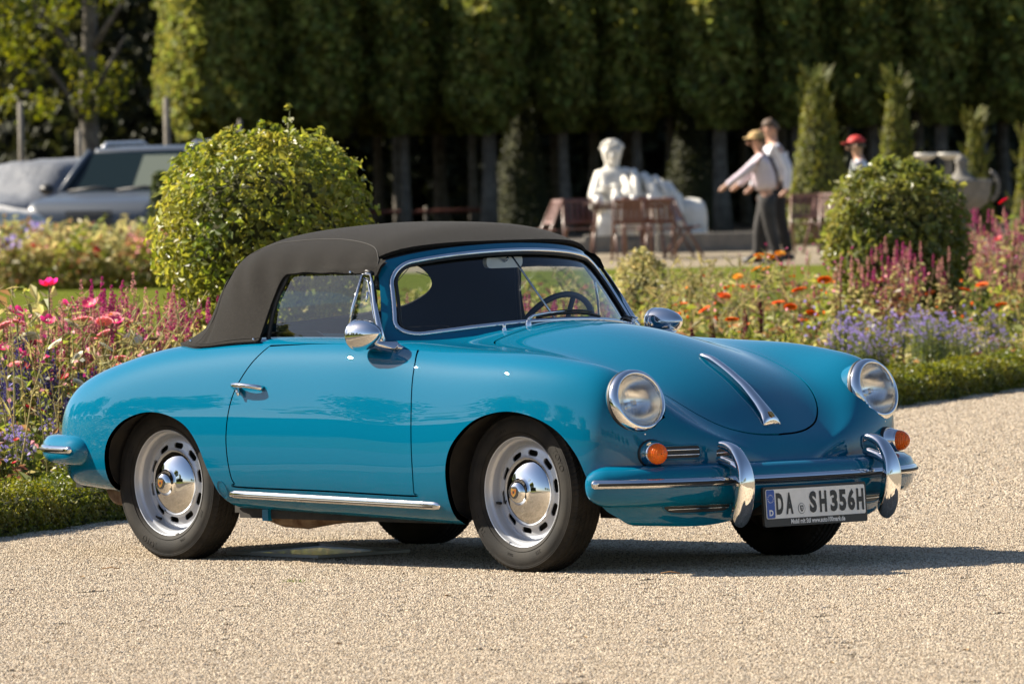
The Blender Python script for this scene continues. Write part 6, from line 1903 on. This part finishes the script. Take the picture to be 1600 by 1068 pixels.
# ---- stone urn with wide bowl and handles
m_d = 114.0
ur = empty('stone_urn', (x_at(1508, m_d), m_d, 0)); ur.scale = (.8, .8, .9); tag(ur, 'wide grey stone urn with scrolled handles on the right terrace', 'urn')
m = MB(); m.lathe([(.34, .0), (.34, .10), (.24, .16), (.20, .40), (.22, .55), (.30, .62)], 32, 'z'); m.build('foot', STONE, ur)
m = MB(); m.lathe([(.28, .60), (.42, .70), (.47, .82), (.48, .95), (.51, 1.0), (.51, 1.04), (.44, 1.04), (.40, .98)], 40, 'z'); m.lathe([(.40, 1.0), (.20, 1.06), (.10, 1.16), (.09, 1.26), (.12, 1.32), (.05, 1.40), (0, 1.41)], 32, 'z'); m.build('bowl', STONE, ur)
for s in (-1, 1):
    m = MB(); m.tube([(s * (.47 + .13 * math.sin(t)), 0, .74 + .20 * (1 - math.cos(t)) + .0) for t in np.linspace(0, PI, 14)], .035, 8); m.build('handle', STONE, ur)
for px, w in ((1452, 'left'), (1488, 'right')):
    o = empty('white_planter', (x_at(px, 119), 119, 0)); tag(o, 'white stone planter bowl behind the urn, %s one' % w, 'planter', 'white planters')
    m = MB(); m.lathe([(.10, 0), (.07, .2), (.05, 1.0), (.05, 1.19)], 16, 'z'); m.build('pedestal', STONE, o)
    m = MB(); m.lathe([(.05, 1.19), (.12, 1.22), (.16, 1.26), (.15, 1.28), (.09, 1.28), (0, 1.26)], 24, 'z'); m.build('bowl', MARBLE, o)

# ---- people
SKIN = mat('skin', (.50, .27, .18), rough=.55)
SHIRT_W = mat('white_shirt', (.72, .72, .78), rough=.8, noise=(7, (.62, .62, .70)))
SHIRT_P = mat('pale_pink_shirt', (.70, .60, .66), rough=.8, noise=(7, (.60, .50, .58)))
TROUS = mat('dark_trousers', (.010, .009, .009), rough=.85)
TROUS2 = mat('grey_trousers', (.024, .022, .021), rough=.85, noise=(5, (.045, .042, .040)))
HAIRB = mat('brown_hair', (.10, .06, .035), rough=.7)
STRAWH = mat('straw_hat', (.46, .30, .12), rough=.8, bump=(90, .4))
REDCAP = mat('red_cap', (.55, .03, .025), rough=.7)
BLACKSH = mat('black_leather_shoe', (.012, .011, .010), rough=.4)
BRACE = mat('dark_brace', (.05, .03, .03), rough=.7)
def person(px, d, H, face, shirt, trous, label, stride=.28, arm=None, lean=0.0, hat=None, braces=False):
    """built facing +x, then turned; H standing height"""
    o = empty('person', (x_at(px, d), d, 0), face); tag(o, label, 'person')
    k = H / 1.75
    L = lambda *p: tuple(q * k for q in p)
    hip = (0, .93); ln = lean
    def tz(z): return ln * (z - .93)
    sh = 1.43
    armR, armL = arm if arm else (((.10, 1.15), (.22, .92)), ((-.12, 1.15), (-.10, .88)))
    N = [L(0, 0, .95), L(tz(1.2), 0, 1.2), L(tz(1.40), 0, 1.40), L(tz(1.5) + .01, 0, 1.50), L(tz(1.58) + .03, 0, 1.585), L(tz(1.66) + .035, 0, 1.665), L(tz(1.72) + .02, 0, 1.72)]
    E = [(0, 1), (1, 2), (2, 3), (3, 4), (4, 5), (5, 6)]; R = [.10, .10, .10, .055, .075, .098, .06]
    for s, (el, wr) in ((-1, armR), (1, armL)):
        b = len(N)
        N += [L(tz(sh), s * .17, sh - .01), L(el[0] + tz(1.2), s * .245, el[1]), L(wr[0] + tz(1.0), s * .24, wr[1]), L(wr[0] + .05 + tz(1.0), s * .235, wr[1] - .04), L(wr[0] + .10 + tz(1.0), s * .23, wr[1] - .07)]
        E += [(2, b), (b, b + 1), (b + 1, b + 2), (b + 2, b + 3), (b + 3, b + 4)]; R += [.062, .045, .03, .036, .014]
    for s, st in ((-1, stride), (1, -stride)):
        b = len(N)
        N += [L(0, s * .09, .88), L(st * .55 + .04, s * .09, .50), L(st, s * .09, .09), L(st + .12, s * .10, .035)]
        E += [(0, b), (b, b + 1), (b + 1, b + 2), (b + 2, b + 3)]; R += [.06, .05, .04, .035]
    link('body', skin_mesh('body', N, E, [r * k for r in R], 2), SKIN, o)
    # clothing over the same joints
    sn = [0, 1, 2] ; SN = [N[0], N[1], N[2], L(tz(1.47), 0, 1.465)]; SE = [(0, 1), (1, 2), (2, 3)]; SR = [.20, .195, .165, .078]
    for b in (7, 12):
        c = len(SN); SN += [N[b], N[b + 1], N[b + 2]]; SE += [(2, c), (c, c + 1), (c + 1, c + 2)]; SR += [.082, .064, .046]
    link('shirt', skin_mesh('shirt', SN, SE, [r * k for r in SR], 2), shirt, o)
    TN = [L(0, 0, 1.0), N[0]]; TE = [(0, 1)]; TR = [.185, .185]
    for b in (17, 21):
        c = len(TN); TN += [N[b], N[b + 1], L(N[b + 2][0] / k, N[b + 2][1] / k, .08)]; TE += [(1, c), (c, c + 1), (c + 1, c + 2)]; TR += [.125, .092, .072]
    link('trousers', skin_mesh('trousers', TN, TE, [r * k for r in TR], 2), trous, o)
    for b in (17, 21):
        q = N[b + 2]; m = MB(); m.tube([(q[0] - .06, q[1], .04), (q[0] + .02, q[1], .055), (q[0] + .12, q[1], .045), (q[0] + .20, q[1], .03)], [.035, .05, .045, .02], 10); m.build('shoe', BLACKSH, o)
    hx, hz = tz(1.66) * k + .035 * k, 1.66 * k
    m = MB()
    rows = [[(hx - .012 + .112 * k * math.sin(ph) * math.cos(t), .098 * k * math.sin(ph) * math.sin(t), hz + .045 * k + .085 * k * math.cos(ph) - (.06 * k if math.cos(t) < -.2 else 0) * math.sin(ph)) for t in np.linspace(0, 2 * PI, 25)] for ph in np.linspace(.02, 1.65, 9)]
    m.grid(np.array(rows)); m.build('hair', HAIRB, o)
    m = MB(); m.tube([(hx + .098 * k, 0, hz + .01), (hx + .128 * k, 0, hz - .03), (hx + .10 * k, 0, hz - .042)], [.008, .017, .009], 8); m.build('nose', SKIN, o)
    for s in (-1, 1):
        m = MB(); m.tube([(hx - .005, s * .094 * k, hz + .02), (hx - .02, s * .112 * k, hz - .005), (hx - .005, s * .096 * k, hz - .035)], [.010, .016, .008], 8); m.build('ear', SKIN, o)
        m = MB(); m.lathe([(0, .008), (.009, .004), (.011, 0), (0, -.006)], 8, 'x', (hx + .092 * k, s * .035 * k, hz + .008)); m.build('eye', BLACKSH, o)
    if hat:
        m = MB()
        rows = [[(hx + .125 * k * math.sin(ph) * math.cos(t), .112 * k * math.sin(ph) * math.sin(t), hz + .045 * k + .10 * k * math.cos(ph)) for t in np.linspace(0, 2 * PI, 25)] for ph in np.linspace(.02, 1.5, 8)]
        m.grid(np.array(rows))
        if hat[1] == 'brim': m.lathe([(.10 * k, .045 * k), (.165 * k, .035 * k), (.165 * k, .04 * k), (.10 * k, .055 * k)], 28, 'z', (hx + .02, 0, hz))
        else:
            vs = [(hx + .10 * k, -.085 * k, hz + .05 * k), (hx + .17 * k, -.06 * k, hz + .035 * k), (hx + .20 * k, 0, hz + .032 * k), (hx + .17 * k, .06 * k, hz + .035 * k), (hx + .10 * k, .085 * k, hz + .05 * k)]
            m.add(vs + [(a, b, c + .008) for a, b, c in vs], [(0, 1, 2, 3, 4), (9, 8, 7, 6, 5)] + [(i, (i + 1) % 5, 5 + (i + 1) % 5, 5 + i) for i in range(5)])
        m.build('hat', hat[0], o)
        if len(hat) > 2:
            m = MB(); rows = [[(hx + .128 * k * math.sin(ph) * math.cos(t), .115 * k * math.sin(ph) * math.sin(t), hz + .047 * k + .10 * k * math.cos(ph)) for t in np.linspace(-2.0, -.9, 8)] for ph in np.linspace(.5, 1.3, 6)]
            m.grid(np.array(rows)); m.build('hat_panel', hat[2], o)
    if braces:
        for s in (-1, 1):
            m = MB(); m.tube([(tz(1.0) - .175 * k, s * .05 * k, 1.0 * k), (tz(1.25) - .175 * k, s * .07 * k, 1.25 * k), (tz(1.42) - .12 * k, s * .10 * k, 1.43 * k), (tz(1.47), s * .11 * k, 1.485 * k), (tz(1.42) + .11 * k, s * .10 * k, 1.42 * k), (tz(1.2) + .165 * k, s * .08 * k, 1.2 * k), (.165 * k, s * .07 * k, 1.0 * k)], .013, 6); m.build('brace', BRACE, o)
    return o
person(1214, 107.8, 1.76, PI + .25, SHIRT_W, TROUS, 'taller man in a white shirt and dark trousers behind the straw hatted man', .16)
person(1203, 106.0, 1.60, PI - .15, SHIRT_P, TROUS2, 'man in straw hat, pale pink shirt and braces walking left', .15,
       (((.22, 1.20), (.42, 1.06)), ((.26, 1.22), (.52, 1.06))), .12, (STRAWH, 'brim'), True)
person(1352, 101.0, 1.52, PI - .2, SHIRT_W, TROUS, 'man in a red and white cap behind the right round shrub', .1, None, .05, (REDCAP, 'peak', SHIRT_W))

# ---- parked vehicles behind the bed on the left
SUVP = mat('dark_blue_grey_paint', (.048, .062, .085), rough=.45, metal=.0, coat=.3, coat_rough=.05)
DGLASS = mat('dark_car_glass', (.010, .018, .022), rough=.1, spec=.12)
PALEG = mat('sun_shade_foil', (.07, .09, .07), rough=.5)
BLKP = mat('black_plastic', (.015, .015, .016), rough=.5)
COVER = mat('silver_car_cover', (.15, .16, .18), rough=.6, noise=(3, (.10, .11, .13)), bump=(4, .6, .05))
COVERW = mat('white_car_cover', (.62, .60, .57), rough=.7, noise=(3, (.55, .53, .50)), bump=(4, .6, .05))
def suv():
    d = 108.0; o = empty('off_road_car', (x_at(228, d), d + 2.0, 0), -.30); o.scale = (1, 1, .95)
    tag(o, 'dark blue grey off-road car facing the camera behind the far flower bed', 'car')
    # faces -y; width 1.86
    def ring(y, z0, z1, hw, r=.12, n=5):
        return [(a, y, b) for a, b in rounded_rect(hw * 2, z1 - z0, min(r, (z1 - z0) * .45), n, 0, (z0 + z1) / 2)]
    def loft(name, rings, mt, cap=True):
        m = MB(); G_ = np.array([q + [q[0]] for q in rings]); m.grid(G_)
        if cap:
            k = len(rings[0]); m.add(rings[0], [tuple(range(k))]); m.add(rings[-1], [tuple(range(k))[::-1]])
        return m.build(name, mt, o, fixn=True)
    loft('body', [ring(-2.28, .45, .80, .78), ring(-2.22, .38, .94, .86), ring(-2.0, .34, 1.00, .91), ring(-1.2, .32, 1.07, .93), ring(-1.0, .32, 1.10, .93), ring(1.9, .32, 1.10, .93), ring(2.2, .38, 1.05, .90), ring(2.3, .45, .95, .84)], SUVP)
    loft('roof', [ring(-.30, 1.585, 1.64, .60, .03), ring(-.2, 1.59, 1.675, .66, .04), ring(.6, 1.60, 1.70, .68, .05), ring(1.8, 1.60, 1.68, .67, .04), ring(2.05, 1.56, 1.64, .62, .04)], SUVP)
    m = MB(); m.add([(-.80, -.92, 1.10), (.80, -.92, 1.10), (.66, -.40, 1.61), (-.66, -.40, 1.61)], [(0, 1, 2, 3)]); m.build('windscreen', DGLASS, o, smooth=False)
    m = MB(); m.add([(.10, -.87, 1.15), (.60, -.87, 1.15), (.57, -.45, 1.56), (.10, -.45, 1.56)], [(0, 1, 2, 3)]); m.build('sun_shade', PALEG, o, smooth=False, loc=(0, -.012, .012))
    for s in (-1, 1):
        m = MB(); m.tube([(s * .86, -.98, 1.08), (s * .76, -.66, 1.38), (s * .67, -.36, 1.63)], .045, 8); m.build('pillar', SUVP, o)
        m = MB(); m.add([(s * .885, -1.0, 1.10), (s * .885, .05, 1.10), (s * .70, .05, 1.58), (s * .69, -.28, 1.58)], [(0, 1, 2, 3)]); m.build('side_window', DGLASS, o, smooth=False)
        m = MB(); m.add([(s * .885, .12, 1.10), (s * .885, 1.9, 1.10), (s * .70, 1.8, 1.58), (s * .70, .12, 1.58)], [(0, 1, 2, 3)]); m.build('side_window', DGLASS, o, smooth=False)
        m = MB(); m.tube([(s * .70, .08, 1.6), (s * .885, .08, 1.1)], .03, 6); m.build('pillar', SUVP, o)
        m = MB(); m.tube([(s * .60, -.05, 1.67), (s * .61, .1, 1.735), (s * .61, 1.5, 1.745), (s * .60, 1.75, 1.66)], .024, 8); m.build('roof_rail', SILVER, o)
        rows = [[(s * (.93 + .11) + .10 * math.cos(t) * w_, -.98 + y, 1.14 + .075 * math.sin(t) * w_) for t in np.linspace(0, 2 * PI, 17)] for y, w_ in ((.05, .01), (.05, .9), (0, 1.0), (-.06, .8), (-.09, .01))]
        m = MB(); m.grid(np.array(rows)); m.build('door_mirror', BLKP, o)
        rows = [[(s * (.66 + .15 * math.cos(t)), -2.26 + .05 * abs(math.cos(t)), .76 + .085 * math.sin(t)) for t in np.linspace(0, 2 * PI, 17)], [(s * .66, -2.29, .76)] * 17]
        m = MB(); m.grid(np.array(rows)); m.build('headlight', DGLASS, o)
        for y in (-1.38, 1.38):
            w = empty('wheel', (s * .82, y, .36), 0, o)
            m = MB(); m.lathe([(.2, -.12), (.33, -.12), (.36, -.08), (.36, .08), (.33, .12), (.2, .12)], 28, 'x'); m.build('tyre', RUBBER, w)
            m = MB(); m.lathe([(0, -.10), (.2, -.11), (.22, -.12), (.22, .12), (.2, .11), (0, .10)], 24, 'x'); m.build('rim', SILVER, w)
    for x0, x1 in ((-.70, .0), (-.05, .65)):
        m = MB(); m.tube([(x0, -1.10, 1.105), ((x0 + x1) / 2, -1.06, 1.15), (x1, -1.08, 1.11)], .022, 6); m.build('wiper', BLKP, o)
    m = MB()
    for k in range(5): m.box((0, -2.295, .66 + k * .045), (.62, .02, .022))
    m.build('grille', BLKP, o, smooth=False)
    loft('bumper', [ring(-2.36, .36, .52, .80, .06), ring(-2.30, .33, .58, .92, .08), ring(-2.1, .33, .58, .94, .08)], BLKP)
suv()
def covered(px, d, name, L_, W_, H_, rz, mt, label, prof):
    o = empty(name, (x_at(px, d), d, 0), rz); tag(o, label, 'car')
    rows = []
    for i, t in enumerate(np.linspace(0, 1, 50)):
        h = np.interp(t, prof[0], prof[1]) * H_; w = W_ / 2 * (1 - abs(2 * t - 1) ** 6) ** .5 + .02
        row = []
        for j, a in enumerate(np.linspace(0, PI, 33)):
            cy_, sy_ = math.cos(a), math.sin(a)
            fold = .018 * math.sin(i * .9 + j * 1.7) + .02 * math.sin(j * 2.6) * (1 - sy_)
            row.append(((t - .5) * L_, w * math.copysign(abs(cy_) ** .45, cy_) * (1 - .10 * sy_) + fold, max(h * abs(sy_) ** .42, .02) + fold * .4))
        rows.append(row)
    m = MB(); m.grid(np.array(rows)); m.build('car_cover', mt, o)
    for x in (-L_ * .31, L_ * .31):
        for s in (-1, 1):
            m = MB(); m.lathe([(.18, -.09), (.30, -.09), (.31, 0), (.30, .09), (.18, .09)], 24, 'y', (x, s * (W_ / 2 - .14), .31)); m.build('tyre', RUBBER, o)
covered(70, 116, 'covered_car', 4.3, 1.75, 1.47, 1.0, COVER, 'car under a silver cover left of the off-road car', ([0, .05, .28, .42, .68, .9, 1], [.35, .58, .66, .97, 1.0, .66, .4]))
covered(-165, 103.5, 'covered_car', 4.2, 1.7, 1.02, .35, COVERW, 'car under a white cover cut by the left picture edge', ([0, .05, .28, .42, .68, .9, 1], [.5, .72, .80, 1.0, 1.0, .85, .6]))
# ---- posts and a low red rail in the wood
POST = mat('weathered_post', (.20, .18, .15), rough=.9, noise=(10, (.13, .115, .09)))
for px, py, w, lab in ((268, 155, .05, 'tall pale grey post above the off-road car roof'), (40, 162, .045, 'thin grey post left of the covered car'), (382, 190, .035, 'slim post between the off-road car and the round shrub'), (130, 205, .045, 'short pale post behind the off-road car roof')):
    d = 122.0; m = MB(); m.tube([(x_at(px, d), d, 0), (x_at(px, d), d, z_at(px, py, d) * .5), (x_at(px, d), d, z_at(px, py, d))], [w, w * .95, w * .9], 10)
    m.lathe([(w * .9, 0), (w * .5, .03), (0, .04)], 10, 'z', (x_at(px, d), d, z_at(px, py, d))); tag(m.build('post', POST), lab, 'post')
RAILM = mat('rust_red_rail', (.10, .022, .011), rough=.7)
rl = empty('red_rail', (x_at(670, 142), 142, 0)); tag(rl, 'low rust red fence rail between the tree trunks', 'fence')
for z in (.42, .10):
    m = MB(); m.tube([(-1.0, 0, z), (0, .02, z - .01), (1.0, 0, z)], .035, 8); m.build('rail', RAILM, rl)
for x in (-.95, 0, .95):
    m = MB(); m.tube([(x, .04, 0), (x, .04, .5)], .03, 8); m.build('fence_post', POST, rl)

# ---- trees round about, beyond the picture edges, some mirrored in paint and chrome, some added to shade the wood
BIG = Soup()
def big_tree_mesh():
    sp = Soup(); n = 1500
    for c in range(26):
        q = unit(rng.normal(size=(1, 3)))[0] * [2.6, 2.6, 3.2] * rng.uniform(.35, 1); q[2] += 6.2
        m_ = n // 26; dr = unit(rng.normal(size=(m_, 3)))
        sp.leaves(q + dr * rng.uniform(.5, 1.25, (m_, 1)), dr + rng.normal(0, .4, (m_, 3)), .55, .42, 0)
    me = sp.mesh('crown'); me.materials.append(LF_TREE); return me
BT = [big_tree_mesh() for _ in range(3)]
BTT = trunk_mesh('trunk', 6.0, .28)
spots = [(-9.5 - 2.6 * k, 141 + 2.2 * (k % 4)) for k in range(9)] + [(-34, 20 + k * 5.2) for k in range(11)] + [(-30 + k * 6.0, -26 - (k % 2) * 3) for k in range(10)] + [(30, -14 + k * 7) for k in range(5)]  # first group: unseen trees added to keep the sun off the wood
m = MB()
for k in range(30): m.box((-37 + .5 * math.sin(k * 1.7), 12 + k * 2.1, 1.7 + .25 * math.sin(k * 2.9)), (1.6, 2.3, 3.4 + .5 * math.sin(k * 2.9)), rz=.1 * math.sin(k))  # solid fill added to mirror a continuous dark band in the door
tag(m.build('reflection_fill', CORE, smooth=False), 'added dark fill mirrored low in the car door', 'hedge')
for i, (x, y) in enumerate(spots):
    o = empty('park_tree', (x + rnd.uniform(-1, 1), y + rnd.uniform(-1.2, 1.2), 0), rnd.uniform(0, 6.28)); k = rnd.uniform(.72, 1.05); o.scale = (k, k, k)
    if i < 9: tag(o, 'broad unseen tree added at the left to shade the wood', 'tree', 'trees added to shade the wood')
    else: tag(o, 'broad park tree mirrored in the car paint and hub caps', 'tree', 'park trees around the gravel')
    link('trunk', BTT, None, o); c = link('crown', BT[i % 3], None, o); c['kind'] = 'stuff'
